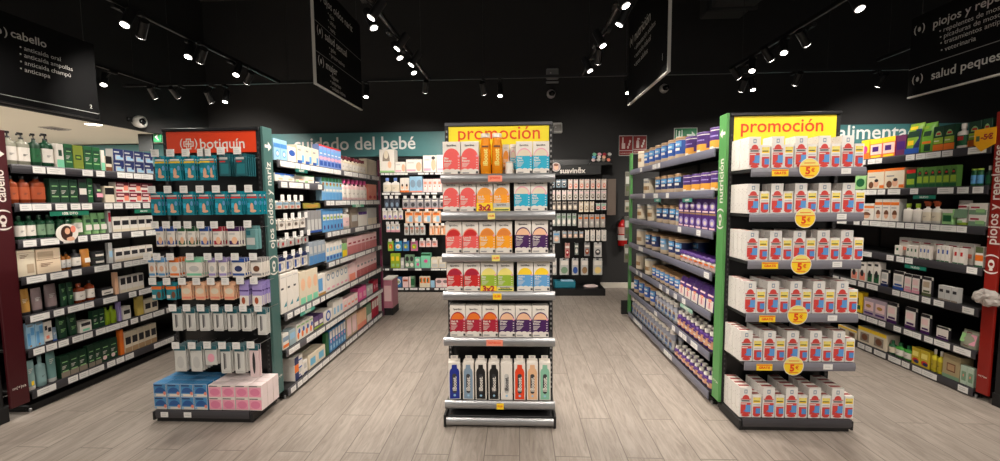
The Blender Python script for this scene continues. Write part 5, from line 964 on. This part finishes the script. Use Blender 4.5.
def HB(row, *a, **k): hang(FB, bw_, row+' baby-wall peg row', 0, *a, hookdepth=.29, fw=.055, deep=k.pop('deep', 2), pitch=.05, **k)
HB('top', 384, 400, 198, 209, 3, packet, 'dummy_packet', 'dark grey packet', 'packet', args=((70, 74, 86), [(.2, .8, .2, .6, 'bluegrey', 'e')])); HB('top', 402, 446, 198, 209, 6, packet, 'dummy_packet', 'grey and white packet', 'packet', args=((150, 146, 150), [(.2, .8, .2, .6, 'dgrey', 'e'), (0, 1, 0, .1, 'salmon'), (.1, .9, .7, .8, 'white')]))
HB('second', 382, 403.5, 210.5, 219.5, 4, packet, 'teat_packet', 'white packet with mauve print', 'packet', args=('white', [(.2, .8, .1, .5, 'lilac', 'e'), (.2, .6, .05, .2, 'salmon')])); HB('second', 404.5, 441, 211, 223, 4, packet, 'spoon_packet', 'orange and white packet', 'packet', args=('peach', [(.1, .9, .1, .5, 'white', 'e'), (.1, .9, .65, .85, 'orange'), (.5, .9, .1, .6, 'lblue')]))
HB('third', 386, 400, 224, 232, 3, packet, 'teat_packet', 'white packet with pink foot', 'packet', args=('white', [(0, 1, 0, .25, 'pink'), (.2, .7, .4, .7, 'lblue', 'e')])); HB('third', 404, 425, 225.5, 235, 4, packet, 'teat_packet', 'grey-rimmed white packet', 'packet', args=('lgrey', [(.2, .8, .2, .6, 'taupe', 'e'), (.2, .8, .6, .8, 'salmon')])); HB('third', 429, 446, 225.5, 235, 3, packet, 'spoon_packet', 'peach striped packet', 'packet', args=('peach', [(.2, .4, .1, .7, 'white'), (.6, .8, .1, .7, 'orange')]))
for a, q, c, c2, nm in ((387.5, 394, (150, 190, 70), 'orange', 'lime and orange'), (394, 402, (60, 150, 190), 'white', 'sea blue'), (402, 409.5, (70, 120, 180), 'sage', 'blue and green'), (410, 418, (190, 110, 140), 'lime', 'pink and lime')): HB('fourth', a, q, 241, 251, 1, packet, 'cloth_book', nm+' cloth book', 'cloth book', args=(c, [(.15, .85, .2, .7, c2, 'e'), (.3, .6, .3, .5, 'yellow', 'e')]), deep=1, depth=.03)
HB('fourth', 419, 438, 240.5, 247, 3, packet, 'teat_packet', 'small blush packet', 'packet', args=('lpink', [(.2, .8, .2, .6, 'salmon', 'e')]), deep=1)
BC(2, 390.5, 400, 253.5, 2, (150, 176, 40), [(.2, .8, .5, .8, 'yellow'), (.2, .8, .1, .3, 'lgreen')], 'lime green carton'); BC(2, 400.5, 404, 258, 1, 'lgrey', [(.1, .9, .3, .7, 'white')], 'slim grey carton'); BC(2, 405, 414, 255, 2, 'sage', [(.1, .9, .5, .9, 'ink', 'e'), (.1, .9, .1, .4, 'white', 'e')], 'black and white patterned box'); BC(2, 414.5, 420.5, 257.5, 1, 'mint', [(.3, .8, .2, .5, 'hotpink', 'e'), (.2, .8, .6, .9, 'white', 'e')], 'small mint toy box'); BC(2, 421, 430.5, 253.5, 1, 'mint', [(.3, .7, .35, .6, 'hotpink', 'e'), (0, 1, .85, 1, 'green')], 'larger mint toy box'); BC(2, 431, 446, 257.5, 2, 'cream', [(.1, .9, .1, .4, 'lgrey'), (.2, .8, .5, .8, 'white')], 'cream folded muslin pack')
BC(3, 385, 393, 276.5, 1, 'black', [(.1, .9, .4, .95, 'white', 't'), (.1, .6, .1, .3, 'lgrey')], 'black and white toy box'); BC(3, 394, 401.5, 277.5, 1, (50, 110, 160), [(.1, .9, .3, .9, 'white', 'e'), (.2, .8, .4, .7, 'teal', 'e'), (.3, .7, .5, .6, 'yellow', 'e')], 'blue toy box with white roundel'); BC(3, 402.5, 408.5, 277.5, 1, 'lpink', [(.1, .9, .6, .8, 'rust')], 'pale pink box'); BC(3, 409, 414.5, 276.5, 1, 'sage', [(0, .3, 0, 1, 'lpink'), (.3, 1, .2, .8, 'green')], 'green book box'); BC(3, 419.5, 430, 276.5, 3, 'cream', [(.1, .9, .4, .9, 'orange'), (.1, .5, .5, .8, 'green')], 'cream box of coloured sticks'); BC(3, 430.5, 434.5, 281, 1, 'lblue', [], 'small pale blue box'); BC(3, 435.5, 449, 279, 2, 'lpink', [(.1, .9, .5, .9, 'mauve', 'e'), (.1, .9, .1, .3, 'white')], 'blush box with mauve print')

# ---- black baby-goods display
SX0, SX1 = .26, 1.44
FS = Face('y', 6.86, 0, '', 'left')
sd = empty('shelving_unit', ((SX0+SX1)/2, 7.1, 0))
b = MB(); b.box(SX0, SX1, 6.82, 7.42, 0, .115, BLKP, .006); b.obj('base_tray', sd); b = MB(); b.box(SX0, SX1-.02, 7.16, 7.19, .115, 2.28, BLKP, .003); b.obj('back_panel', sd)
p = ony(572, 170.5, 6.95); b = MB(); b.box(SX0, SX1-.06, 6.95, 7.16, p.z-.075, p.z+.09, BLK, .006); h = b.obj('header', sd)
b = MB(); x0, x1 = ony(560, 171, 6.949).x, ony(585.5, 171, 6.949).x; b.text('suavinēx', (0, 6.9485, 0), X3, Z3, (x0+x1)/2, p.z+.0, M('white'), width=x1-x0, bold=.02); b.obj('lettering', h)
b = MB(); x0, x1 = ony(607, 190, 7.0).x, ony(615.5, 190, 7.0).x; b.box(x0, x1, 6.96, 7.0, ony(611, 215, 7.0).z, ony(611, 179, 7.0).z, M((112, 98, 88)), .004); b.obj('side_panel', sd)
b = MB(); b.box(SX1-.03, 1.53, 7.0, 7.03, 1.32, 2.0, BLKP); b.obj('side_arm', sd)
tag(sd, 'black baby-goods display with white-lettered header and low base tray', 'shelving unit')
q = ony(556, 167, 6.94); b = MB(); b.lathe([(.001, 0), (.075, 0), (.075, .006), (.001, .006)], M('white'), 24, cap=False); b.ell((0, 0, .0064), X3, Y3, .0, .0, .068, .068, M((176, 150, 150)), 22); b.ell((0, 0, .0068), X3, Y3, .005, -.005, .035, .042, M('skin'), 16); b.ell((0, 0, .0072), X3, Y3, .0, .035, .04, .022, M('brown'), 14)
o = b.obj('round_badge'); o.location = (q.x, 6.945, q.z); o.rotation_euler = (R2(90), 0, 0); tag(o, 'round portrait badge before the header of the black baby-goods display', 'sign')
# pacifier dome stand
q = ony(601, 178, 6.98); r = empty('pacifier_stand', (q.x, 7.0, p.z+.091)); b = MB(); z0 = p.z+.091
b.prism([(q.x-.2, z0), (q.x+.19, z0), (q.x+.17, z0+.04), (q.x-.17, z0+.04)], 6.97, 7.1, BLK); b.add([(q.x-.17, 6.98, z0+.035), (q.x+.17, 6.98, z0+.035), (q.x+.17, 7.09, z0+.2), (q.x-.17, 7.09, z0+.2)], [(0, 1, 2, 3)], BLK); b.add([(q.x-.17, 7.10, z0+.035), (q.x+.17, 7.10, z0+.035), (q.x+.17, 7.10, z0+.2), (q.x-.17, 7.10, z0+.2)], [(3, 2, 1, 0)], BLK); b.obj('holder', r)
tag(r, 'black slanted holder of coloured pacifiers on top of the baby-goods display', 'display stand')
PC = ['lpink', 'white', 'taupe', 'salmon', 'sky', 'white', 'peach', 'dgrey', 'mint', 'pink', 'crimson', 'lgrey']
proto = None
for k in range(12):
    row, c_ = divmod(k, 4); m = MB(); m.lathe([(.006, 0), (.03, .004), (.034, .012), (.024, .02), (.008, .024)], M(PC[k]), 12); o = m.obj('pacifier'); t = .25+.3*row
    o.location = (q.x-.125+.083*c_+.015*row, 6.98+.11*t-.004, z0+.035+.165*t); o.rotation_euler = (R2(56), 0, 0); tag(o, f"{dict(lpink='blush', white='white', taupe='taupe', salmon='salmon', sky='sky-blue', peach='peach', dgrey='charcoal', mint='mint', pink='pink', crimson='crimson', lgrey='grey')[PC[k]]} pacifier, {ORD[c_]} from left in the {('lowest', 'middle', 'top')[row]} row of the slanted holder", 'pacifier', 'pacifiers in the slanted holder')
def HS(row, *a, **k): hang(FS, sd, row+' black-display peg row', 0, *a, hookdepth=.29, deep=k.pop('deep', 2), pitch=.06, flag=False, wfrac=.74, **k)
def bp2(c, c2): return [(.15, .85, .12, .55, c, 'e'), (.1, .9, .66, .8, c2), (.3, .7, .3, .45, 'white', 'e')]
HS('top', 550, 567, 179.5, 187.5, 3, packet, 'teat_packet', 'grey-blue packet', 'packet', args=((130, 150, 160), bp2('dgrey', 'white'))); HS('top', 567.5, 607, 179, 189, 7, packet, 'teat_packet', 'blush packet with orange spot', 'packet', args=((226, 204, 190), bp2('salmon', 'white')))
HS('second', 550, 607, 190, 200, 10, packet, 'bottle_packet', 'white bottle packet', 'packet', args=((208, 200, 192), bp2('taupe', 'lpink')))
HS('third', 551, 578, 201.5, 210, 5, packet, 'teat_packet', 'grey packet with pale spot', 'packet', args=((160, 150, 140), bp2('cream', 'dgrey'))); HS('third', 578.5, 595, 201.5, 212, 3, packet, 'bottle_packet', 'cream bottle packet', 'packet', args=('cream', bp2('beige', 'white'))); HS('third', 595.5, 607, 203, 210, 2, packet, 'teat_packet', 'coral and mint packet', 'packet', args=('lgrey', bp2('coral', 'mint')))
HS('fourth', 551, 577, 213.5, 226, 5, packet, 'cup_packet', 'pale mint packet', 'packet', args=((164, 172, 164), bp2('white', 'sage'))); HS('fourth', 577.5, 606, 214.5, 227.5, 5, packet, 'cup_packet', 'grey packet with orange top', 'packet', args=((176, 168, 160), bp2('lgrey', 'orange')))
HS('fifth', 552, 561, 231, 243, 1, packet, 'brush_packet', 'wide pale blue packet', 'packet', args=((170, 176, 180), bp2('peach', 'sky'))); HS('fifth', 562, 584, 231, 238, 4, packet, 'teat_packet', 'small blue-topped packet', 'packet', args=((160, 150, 144), bp2('peach', 'lblue'))); HS('fifth', 584.5, 607, 230, 241, 4, packet, 'clip_packet', 'white looped packet', 'packet', args=('white', bp2('lgrey', 'white')))
for a, q_, pt, pb, c, c2, nm in ((552, 555, 244, 262, 'lgrey', 'white', 'narrow white'), (564, 570.5, 243, 258, (180, 130, 120), 'crimson', 'rose'), (574, 579, 243, 255, (120, 130, 124), 'white', 'slim grey'), (583.5, 591, 242.5, 256, 'grey', 'rust', 'grey and rust'), (592.5, 603, 242.5, 257, 'lgrey', 'dgrey', 'wide white')): HS('sixth', a, q_, pt, pb, 1, packet, 'feeding_packet', nm+' packet', 'packet', args=(c, bp2(c2, 'white')), deep=1)
for a, q_, c2, nm in ((551, 557.5, 'white', 'white-bagged'), (558.5, 570.5, 'sage', 'green-bowl'), (571, 579.5, 'blue', 'blue-cup'), (580, 589.5, 'gold', 'yellow-spoon'), (592, 604, (236, 206, 130), 'yellow-bowl')): HS('seventh', a, q_, 258.5, 275, 1, packet, 'bowl_packet', nm+' packet', 'packet', args=('lgrey', [(.12, .88, .08, .5, c2, 'e'), (.1, .9, .6, .85, 'white')]), deep=1, depth=.05)
r = empty('toy_tray', (.78, 6.98, .115)); b = MB(); z0 = .1158
for k in range(2): b.box(.6, .96, 6.88+.19*k, 6.89+.19*k, z0, z0+.11, M((30, 120, 140)), .002)
b.box(.6, .96, 6.88, 7.08, z0, z0+.012, M((30, 120, 140))); b.box(.6, .612, 6.88, 7.08, z0, z0+.11, M((30, 120, 140))); b.box(.948, .96, 6.88, 7.08, z0, z0+.11, M((30, 120, 140))); b.obj('tray', r)
tag(r, 'teal plastic tray on the base of the baby-goods display', 'tray')
m = MB(); m.box(.64, .9, 6.91, 7.05, z0+.013, z0+.09, M((60, 140, 160)), .02); m.box(.72, .93, 6.92, 7.04, z0+.09, z0+.125, M('lblue'), .012); tag(m.obj('folded_cloth', None, (.78, 6.98, z0+.013)), 'folded blue cloth lying in the teal tray', 'cloth')
m = MB(); m.lathe([(.10, 0), (.13, .012), (.12, .03), (.07, .045), (.01, .05)], M((210, 190, 186)), 16, cx=0, cy=0, sy=.55); o = m.obj('wipes_pack'); o.location = (1.22, 6.96, .1155); tag(o, 'pale pink soft pack on the base of the baby-goods display', 'packet')

# ---- on the wall: fire signs, extinguisher, exit signs, cameras, alarm boxes
def wsign(name, px0, px1, py0, py1, y, c, label, cat, extra):
    p0, p1 = ony(px0, py0, y), ony(px1, py1, y); xc, zc = (p0.x+p1.x)/2, (p0.z+p1.z)/2; w, h = p1.x-p0.x, p0.z-p1.z
    r = empty(name, (xc, y, p1.z)); b = MB(); b.box(p0.x, p1.x, y-.006, y, p1.z, p0.z, M('lgrey'), .002); b.box(p0.x+w*.03, p1.x-w*.03, y-.0075, y-.005, p1.z+h*.04, p0.z-h*.04, M(c)); b.obj('plate', r)
    b = MB(); extra(b, (xc, y-.0085, zc), w, h); b.obj('pictogram', r); tag(r, label, cat)
def fire(kind):
    def f(b, o, w, h):
        W_ = M((226, 206, 200)); b.rect(o, X3, Z3, -w*.47, w*.47, -h*.26, -h*.23, W_); b.text('PULSADOR DE ALARMA' if kind else 'EXTINTOR', o, X3, Z3, 0, -h*.37, W_, width=w*.8, bold=.02)
        if kind:
            b.rect(o, X3, Z3, -w*.3, -w*.05, -h*.15, h*.12, W_); b.rect(o, X3, Z3, -w*.27, -w*.17, h*.1, h*.36, W_); b.ell(o, X3, Z3, -w*.22, h*.36, w*.05, h*.05, W_, 10)
        else:
            b.rect(o, X3, Z3, -w*.26, -w*.06, -h*.17, h*.16, W_); b.ell(o, X3, Z3, -w*.16, h*.16, w*.1, h*.1, W_, 12, 0, math.pi); b.rect(o, X3, Z3, -w*.2, -w*.02, h*.27, h*.36, W_)
        for k, (a, c) in enumerate(((.16, .3), (.24, .36), (.30, .25))): b.ell(o, X3, Z3, w*a, h*(-.08+.14*k), w*.07, h*.08, W_, 9)
    return f
WY = 7.448
wsign('safety_sign', 619, 632.4, 135.5, 155.8, WY, (140, 20, 20), 'red fire-alarm button sign with hand pictogram on the black wall', 'sign', fire(1)); wsign('safety_sign', 633, 646.5, 135.5, 154, WY, (140, 20, 20), 'red fire-extinguisher sign next to the alarm-button sign', 'sign', fire(0))
def man(fl):
    def f(b, o, w, h):
        W_ = M((206, 226, 214)); b.rect(o, X3, Z3, fl*w*.05, fl*w*.32, -h*.06, h*.06, W_); s = fl
        b.poly([Vector(o)+X3*s*w*.42, Vector(o)+X3*s*w*.26+Z3*h*.26, Vector(o)+X3*s*w*.26-Z3*h*.26], W_)
        if fl > 0:
            b.rect(o, X3, Z3, -w*.42, -w*.38, -h*.36, h*.36, W_); b.rect(o, X3, Z3, -w*.18, -w*.14, -h*.36, h*.36, W_); b.ell(o, X3, Z3, -w*.27, h*.22, w*.04, h*.09, W_, 9); b.rect(o, X3, Z3, -w*.31, -w*.24, -h*.1, h*.14, W_); b.rect(o, X3, Z3, -w*.36, -w*.3, -h*.32, -h*.06, W_); b.rect(o, X3, Z3, -w*.25, -w*.2, -h*.34, -h*.08, W_)
    return f
wsign('exit_sign', 674, 697, 128, 142.5, WY, 'exitgreen', 'green emergency exit sign with running man on the back wall', 'sign', man(1))
# exit sign in a dark panel over the shampoo rack
p0, p1 = ony(137.5, 132.5, 6.4), ony(153, 150, 6.4); r = empty('exit_sign', (p1.x, 6.4, p1.z)); b = MB(); b.box(p0.x, p1.x-.005, 6.4, 6.43, p1.z-.02, p0.z, M((24, 26, 26)), .003); b.obj('panel', r)
p0, p1 = ony(153, 132, 6.4), ony(161, 142, 6.4); w, h = p1.x-p0.x, p0.z-p1.z; b = MB(); b.box(p0.x, p1.x, 6.398, 6.43, p1.z, p0.z, M('exitgreen'), .002); b.obj('plate', r)
b = MB(); o = ((p0.x+p1.x)/2, 6.3965, (p0.z+p1.z)/2); b.poly([Vector(o)+X3*w*.25+Z3*h*.36, Vector(o)-X3*w*.32, Vector(o)+X3*w*.25-Z3*h*.36, Vector(o)+X3*w*.02], M('white')); b.obj('arrow', r)
b = MB(); b.tube([(p0.x, 6.41, p0.z-.01), (p0.x, 6.41, 5.2)], .004, M('dgrey'), 5); b.obj('suspension_wire', r)
tag(r, 'green arrow exit sign on a dark panel behind the first-aid header', 'sign')
# extinguisher
q = ony(622.5, 235, 7.34); r = empty('fire_extinguisher', (q.x, 7.34, .76)); RD = mat((176, 22, 20), .25); zt = .78; b = MB()
b.lathe([(.07, zt), (.08, zt+.015), (.08, zt+.36), (.06, zt+.41), (.025, zt+.44), (.025, zt+.46)], RD, 18, cx=q.x, cy=7.34); b.obj('cylinder', r)
b = MB(); b.lathe([(.0815, zt+.10), (.0815, zt+.19)], M('lgrey'), 18, cx=q.x, cy=7.34, cap=False); b.lathe([(.0812, zt+.21), (.0812, zt+.33)], M((200, 150, 140)), 18, cx=q.x, cy=7.34, cap=False); b.obj('label', r)
b = MB(); b.box(q.x-.02, q.x+.02, 7.32, 7.36, zt+.455, zt+.50, BLK, .004); b.box(q.x-.02, q.x+.11, 7.33, 7.35, zt+.50, zt+.515, BLK, .003); b.box(q.x, q.x+.1, 7.33, 7.35, zt+.465, zt+.48, BLK, .003); b.obj('valve_handle', r)
b = MB(); b.tube([(q.x-.02, 7.34, zt+.48), (q.x-.09, 7.33, zt+.45), (q.x-.11, 7.31, zt+.3), (q.x-.1, 7.3, zt+.12)], .011, BLK, 8); b.obj('hose', r)
b = MB(); b.box(q.x-.03, q.x+.03, 7.41, 7.45, zt+.2, zt+.45, M('dgrey'), .002); b.box(q.x-.09, q.x+.09, 7.385, 7.425, zt+.3, zt+.33, M('dgrey'), .002); b.obj('wall_bracket', r)
tag(r, 'red fire extinguisher hanging on the black wall beside the nutrition rack', 'fire extinguisher')
def camera_dome(px, py, y, label, R=.075):
    q = ony(px, py, y-.06); r = empty('security_camera', (q.x, y, q.z)); b = MB(); b.add([(q.x+v[0], y-v[2], q.z+v[1]) for v in [(rr*math.cos(2*math.pi*k/18), rr*math.sin(2*math.pi*k/18), d) for rr, d in ((R*.8, .0), (R*.8, .03), (R, .035), (R, .08), (R*.8, .11), (R*.62, .118))for k in range(18)]],
        [(j*18+k, j*18+(k+1) % 18, (j+1)*18+(k+1) % 18, (j+1)*18+k) for j in range(5) for k in range(18)], M((206, 204, 200)), True); b.obj('housing', r)
    b = MB(); b.add([(q.x+.02+v[0], y-v[2], q.z+v[1]) for v in [(rr*math.cos(2*math.pi*k/16), rr*math.sin(2*math.pi*k/16), d) for rr, d in ((R*.62, .112), (R*.5, .145), (R*.25, .16), (.002, .164)) for k in range(16)]], [(j*16+k, j*16+(k+1) % 16, (j+1)*16+(k+1) % 16, (j+1)*16+k) for j in range(3) for k in range(16)], mat((16, 16, 18), .12), True); b.obj('lens_dome', r)
    tag(r, label, 'security camera')
camera_dome(551, 94, 7.45, 'white dome camera on the black wall above the yellow promoción header'); camera_dome(664, 88.5, 7.45, 'white dome camera on the wall beside the hanging nutrición board'); 
def wbox(px0, px1, py0, py1, d, c, label, name, inner):
    p0, p1 = ony(px0, py0, 7.45), ony(px1, py1, 7.45); r = empty(name, ((p0.x+p1.x)/2, 7.45, p1.z)); b = MB(); b.box(p0.x, p1.x, 7.45-d, 7.449, p1.z, p0.z, M(c), .02); b.obj('case', r)
    b = MB(); w, h = p1.x-p0.x, p0.z-p1.z; b.box(p0.x+w*.1, p1.x-w*.1, 7.448-d, 7.452-d, p1.z+h*.2, p0.z-h*.2, M(inner), .003); b.rect((0, 7.447-d, 0), X3, Z3, p0.x+w*.3, p0.x+w*.4, p0.z-h*.5, p0.z-h*.4, M('lgrey')); b.obj('cover', r)
    if name == 'router_box':
        b = MB(); b.box(p0.x, p1.x, 7.45-d, 7.449, p1.z-.06, p1.z-.03, M(c), .006); b.obj('bracket', r)
    tag(r, label, 'wall box')
wbox(546, 558.5, 69, 80, .06, (130, 130, 130), 'grey wireless router box high on the black back wall', 'router_box', (104, 106, 106)); wbox(552, 562, 123, 133.5, .06, (186, 184, 180), 'pale emergency light box beside the yellow promoción header', 'emergency_light', (120, 114, 108))
q = onx(139.5, 121.8, -5.6); r = empty('security_camera', q); b = MB(); 
b.add([(q.x+d, q.y+rr*math.cos(2*math.pi*k/18), q.z+rr*math.sin(2*math.pi*k/18)) for rr, d in ((.05, -.1), (.07, -.06), (.09, 0), (.085, .05), (.06, .07)) for k in range(18)], [(j*18+k, j*18+(k+1) % 18, (j+1)*18+(k+1) % 18, (j+1)*18+k) for j in range(4) for k in range(18)], M((214, 212, 206)), True); b.obj('housing', r)
b = MB(); b.lathe([(.055, -.01), (.04, .02), (.002, .03)], mat((16, 16, 18), .12), 14); b.v = [(q.x+.065+v[2], q.y-.02+v[0], q.z+v[1]) for v in b.v]; b.obj('lens_dome', r); b = MB(); b.box(q.x-.1, q.x-.03, q.y-.14, q.y+.05, q.z-.02, q.z+.05, BLK, .006); b.obj('bracket', r)
tag(r, 'white camera on the black bulkhead edge beyond the hair-care rack', 'security camera')
# downlights and grille of the low white ceiling
ld = bpy.data.lights.new('downlight_beam', 'AREA'); ld.shape = 'DISK'; ld.size = .16; ld.energy = 150; ld.color = (1, .96, .88)
for k, (x, y) in enumerate(((-5.86, onz(118, 124.3, 2.69).y), (-7.3, 3.2), (-7.3, 1.0), (-9.2, 5.6), (-9.2, 2.6))):
    r = empty('downlight', (x, y, 2.7)); b = MB(); b.lathe([(.10, 2.688), (.105, 2.70), (.07, 2.70), (.085, 2.688)], M('white'), 20, cx=x, cy=y, cap=False); b.obj('trim_ring', r); b = MB(); b.ell((x, y, 2.692), X3, -Y3, 0, 0, .088, .088, LENS, 20); b.obj('lens', r)
    lo = bpy.data.objects.new('downlight_beam', ld); COL.objects.link(lo); lo.parent = r; lo.location = (0, 0, -.02)
    tag(r, ('bright round downlight in the low white ceiling beside the bulkhead', 'downlight in the white ceiling above the near shampoo shelves', 'downlight in the white ceiling nearest the camera', 'downlight in the far outer part of the white ceiling', 'downlight in the outer part of the white ceiling')[k], 'downlight')
p = onz(55, 128, 2.7); r = empty('ceiling_grille', (p.x, p.y, 2.7)); b = MB(); b.box(p.x-.11, p.x+.11, p.y-.13, p.y+.13, 2.688, 2.70, M('lgrey'), .003); b.obj('frame', r); b = MB()
for k in range(6): b.box(p.x-.09, p.x+.09, p.y-.12+.045*k, p.y-.11+.045*k, 2.682, 2.69, M('grey'))
b.obj('vane', r); tag(r, 'small grey air grille in the white ceiling above the shampoo bottles', 'grille')
# ducting under the dark ceiling
r = empty('air_duct', (3.2, 4.6, 4.5)); G = mat((70, 70, 70), .5, .3); b = MB(); b.box(2.76, 3.36, 3.0, 6.6, 4.3, 4.9, G, .01); b.obj('duct_body', r)
for y in (3.6, 5.0, 6.2): b = MB(); b.box(2.72, 3.40, y, y+.05, 4.26, 4.94, mat((44, 44, 44), .6), .004); b.obj('flange', r); b = MB(); b.tube([(2.77, y+.02, 4.9), (2.77, y+.02, 5.2)], .006, M('dgrey'), 5); b.obj('hanger_rod', r)
tag(r, 'grey rectangular air duct under the black ceiling above the nutrition gondola', 'duct')

# ---- hanging boards
def board(name, x, sg, y0, y1, z0, z1, label, rows, rim='ne', icons=()):
    """rows: (text, distance from the reader's left edge, z, text height, bold)"""
    r = empty(name, (x, (y0+y1)/2, z0)); b = MB(); b.box(x-.012, x+.012, y0, y1, z0, z1, mat((13, 13, 14), .75, spec=.15), .002); b.obj('board', r)
    Wm = mat((222, 220, 212), .4); b = MB(); b.box(x-.0135, x+.0135, y0, y1, z0-.012, z0, Wm if 'x' not in rim else BLK)
    if 'n' in rim: b.box(x-.0135, x+.0135, y0-.012, y0, z0-.012, z1, Wm)
    b.obj('white_edge', r)
    rt = Y3*sg; xs = x+sg*.0132; ol = (xs, y0 if sg > 0 else y1, 0)
    for t, d, z, s_, bo in rows:
        b = MB()
        if t == '_': b.rect(ol, rt, Z3, .0, d, z, z+.006, mat((150, 150, 146), .5))
        elif t == '(o)':
            b.text('(', ol, rt, Z3, d, z, Wm, size=s_, bold=.01); b.text(')', ol, rt, Z3, d+s_*.85, z, Wm, size=s_, bold=.01); b.ell(ol, rt, Z3, d+s_*.42, z, s_*.16, s_*.24, Wm, 12)
        else: b.text(t, ol, rt, Z3, d, z-s_*.3, Wm, size=s_, bold=bo, align='l')
        b.obj('divider_line' if t == '_' else 'pictogram' if t == '(o)' else 'lettering', r)
    for y in (y0+.08, y1-.08):
        b = MB(); b.tube([(x, y, z1-.02), (x, y, 5.2)], .0025, M('dgrey'), 5); b.obj('suspension_wire', r); b = MB(); b.lathe([(.008, z1-.012), (.012, z1), (.006, z1+.02)], mat('silver', .2, .9), 8, cx=x, cy=y); b.obj('wire_clip', r)
    tag(r, label, 'hanging sign')
x = -3.95
def LZY(px, py, xx): p = onx(px, py, xx); return p.y, p.z
yf, zb = LZY(98, 114.5, x); yn = yf-1.75; zt = LZY(97, 46, x)[1]
def rowsfor(xx, sg, y0, y1, items): 
    out = []
    for t, px, py, s_, bo in items:
        y, z = LZY(px, py, xx); out.append((t, (y-y0) if sg > 0 else (y1-y), z, s_, bo))
    return out
board('hanging_sign', x, 1, yn, yf, zb-.045, zt, 'large black hanging board reading cabello over the hair-care rack',
    rowsfor(x, 1, yn, yf, [('cabello', 9, 33, .088, .012), ('• anticaída oral', 18, 47, .05, .0), ('• anticaída ampollas', 18, 54, .05, 0), ('• anticaída champú', 18.5, 61.5, .05, 0), ('• anticaspa', 18.5, 68.5, .05, 0), ('(o)', -8, 29, .085, 0), ('2', 88.5, 106.5, .05, 0)])+[('_', 1.75, zb+.0, .0, 0)], rim='x')
x = -1.96; K = 1.256; yn, zb = LZY(315.5, 83, x); yf = LZY(361.5, 108.5, x)[0]; zt = zb+.82*K
board('hanging_sign', x, 1, yn, yf, zb, zt, 'black white-edged hanging board listing ojos, salud sexual and mujer',
    [('(o)', .05*K, zb+.70*K, .085*K, 0), ('ojos oídos nariz', .17*K, zb+.70*K, .09*K, .01), ('• ojos', .24*K, zb+.625*K, .05*K, 0), ('• oídos', .24*K, zb+.57*K, .05*K, 0), ('• nariz', .24*K, zb+.515*K, .05*K, 0), ('_', yf-yn, zb+.475*K, 0*K, 0), ('(o)', .05*K, zb+.42*K, .085*K, 0), ('salud sexual', .17*K, zb+.42*K, .09*K, .01), ('• geles', .24*K, zb+.35*K, .05*K, 0), ('• preservativos', .24*K, zb+.30*K, .05*K, 0), ('_', yf-yn, zb+.245*K, 0*K, 0), ('(o)', .05*K, zb+.19*K, .085*K, 0), ('mujer', .17*K, zb+.19*K, .09*K, .01), ('• higiene', .24*K, zb+.125*K, .045*K, 0), ('• embarazo', .24*K, zb+.08*K, .045*K, 0), ('• cuidado íntimo', .24*K, zb+.035*K, .045*K, 0)])
x = 1.32; K = 1.28; yn, zb = LZY(668.5, 70.5, x); yf = LZY(629, 102, x)[0]; zt = zb+.80*K
board('hanging_sign', x, -1, yn, yf, zb, zt, 'black white-edged hanging board reading nutrición over the nutrition aisle',
    [('(o)', .06*K, zb+.53*K, .09*K, 0), ('nutrición', .20*K, zb+.53*K, .12*K, .01), ('• alimentación adultos', .2*K, zb+.43*K, .062*K, 0), ('• nutrición infantil', .2*K, zb+.36*K, .062*K, 0), ('• otros adultos', .2*K, zb+.29*K, .062*K, 0), ('1', yf-yn-.1*K, zb+.12*K, .07*K, 0)])
x = 3.45; yf, zb = LZY(908.5, 97.5, x); yn = yf-1.3; zt = LZY(911, 20, x)[1]
board('hanging_sign', x, -1, yn, yf, zb, zt, 'large black hanging board reading piojos y repelentes and salud peques',
    rowsfor(x, -1, yn, yf, [('(o)', 917, 31, .085, 0), ('piojos y repelentes', 935, 24.5, .092, .012), ('• repelentes de mosquitos', 941, 31.5, .053, 0), ('• picaduras de mosquitos', 941.5, 37.5, .053, 0), ('• tratamientos antipiojos', 942, 43.5, .053, 0), ('• veterinaria', 942.5, 50.5, .053, 0), ('(o)', 915, 80.5, .085, 0), ('salud peques', 933, 76, .098, .012)])+[('_', 1.3, LZY(910, 71, x)[1], 0, 0)], rim='')

finish_labels()
for o in bpy.data.objects:
    if '_w' in o: del o['_w']
    if o.get('label') and len(o['label'].replace(',', ' ').split()) > 16: print('LONG', o['label'])
print('OBJECTS', len(bpy.data.objects))
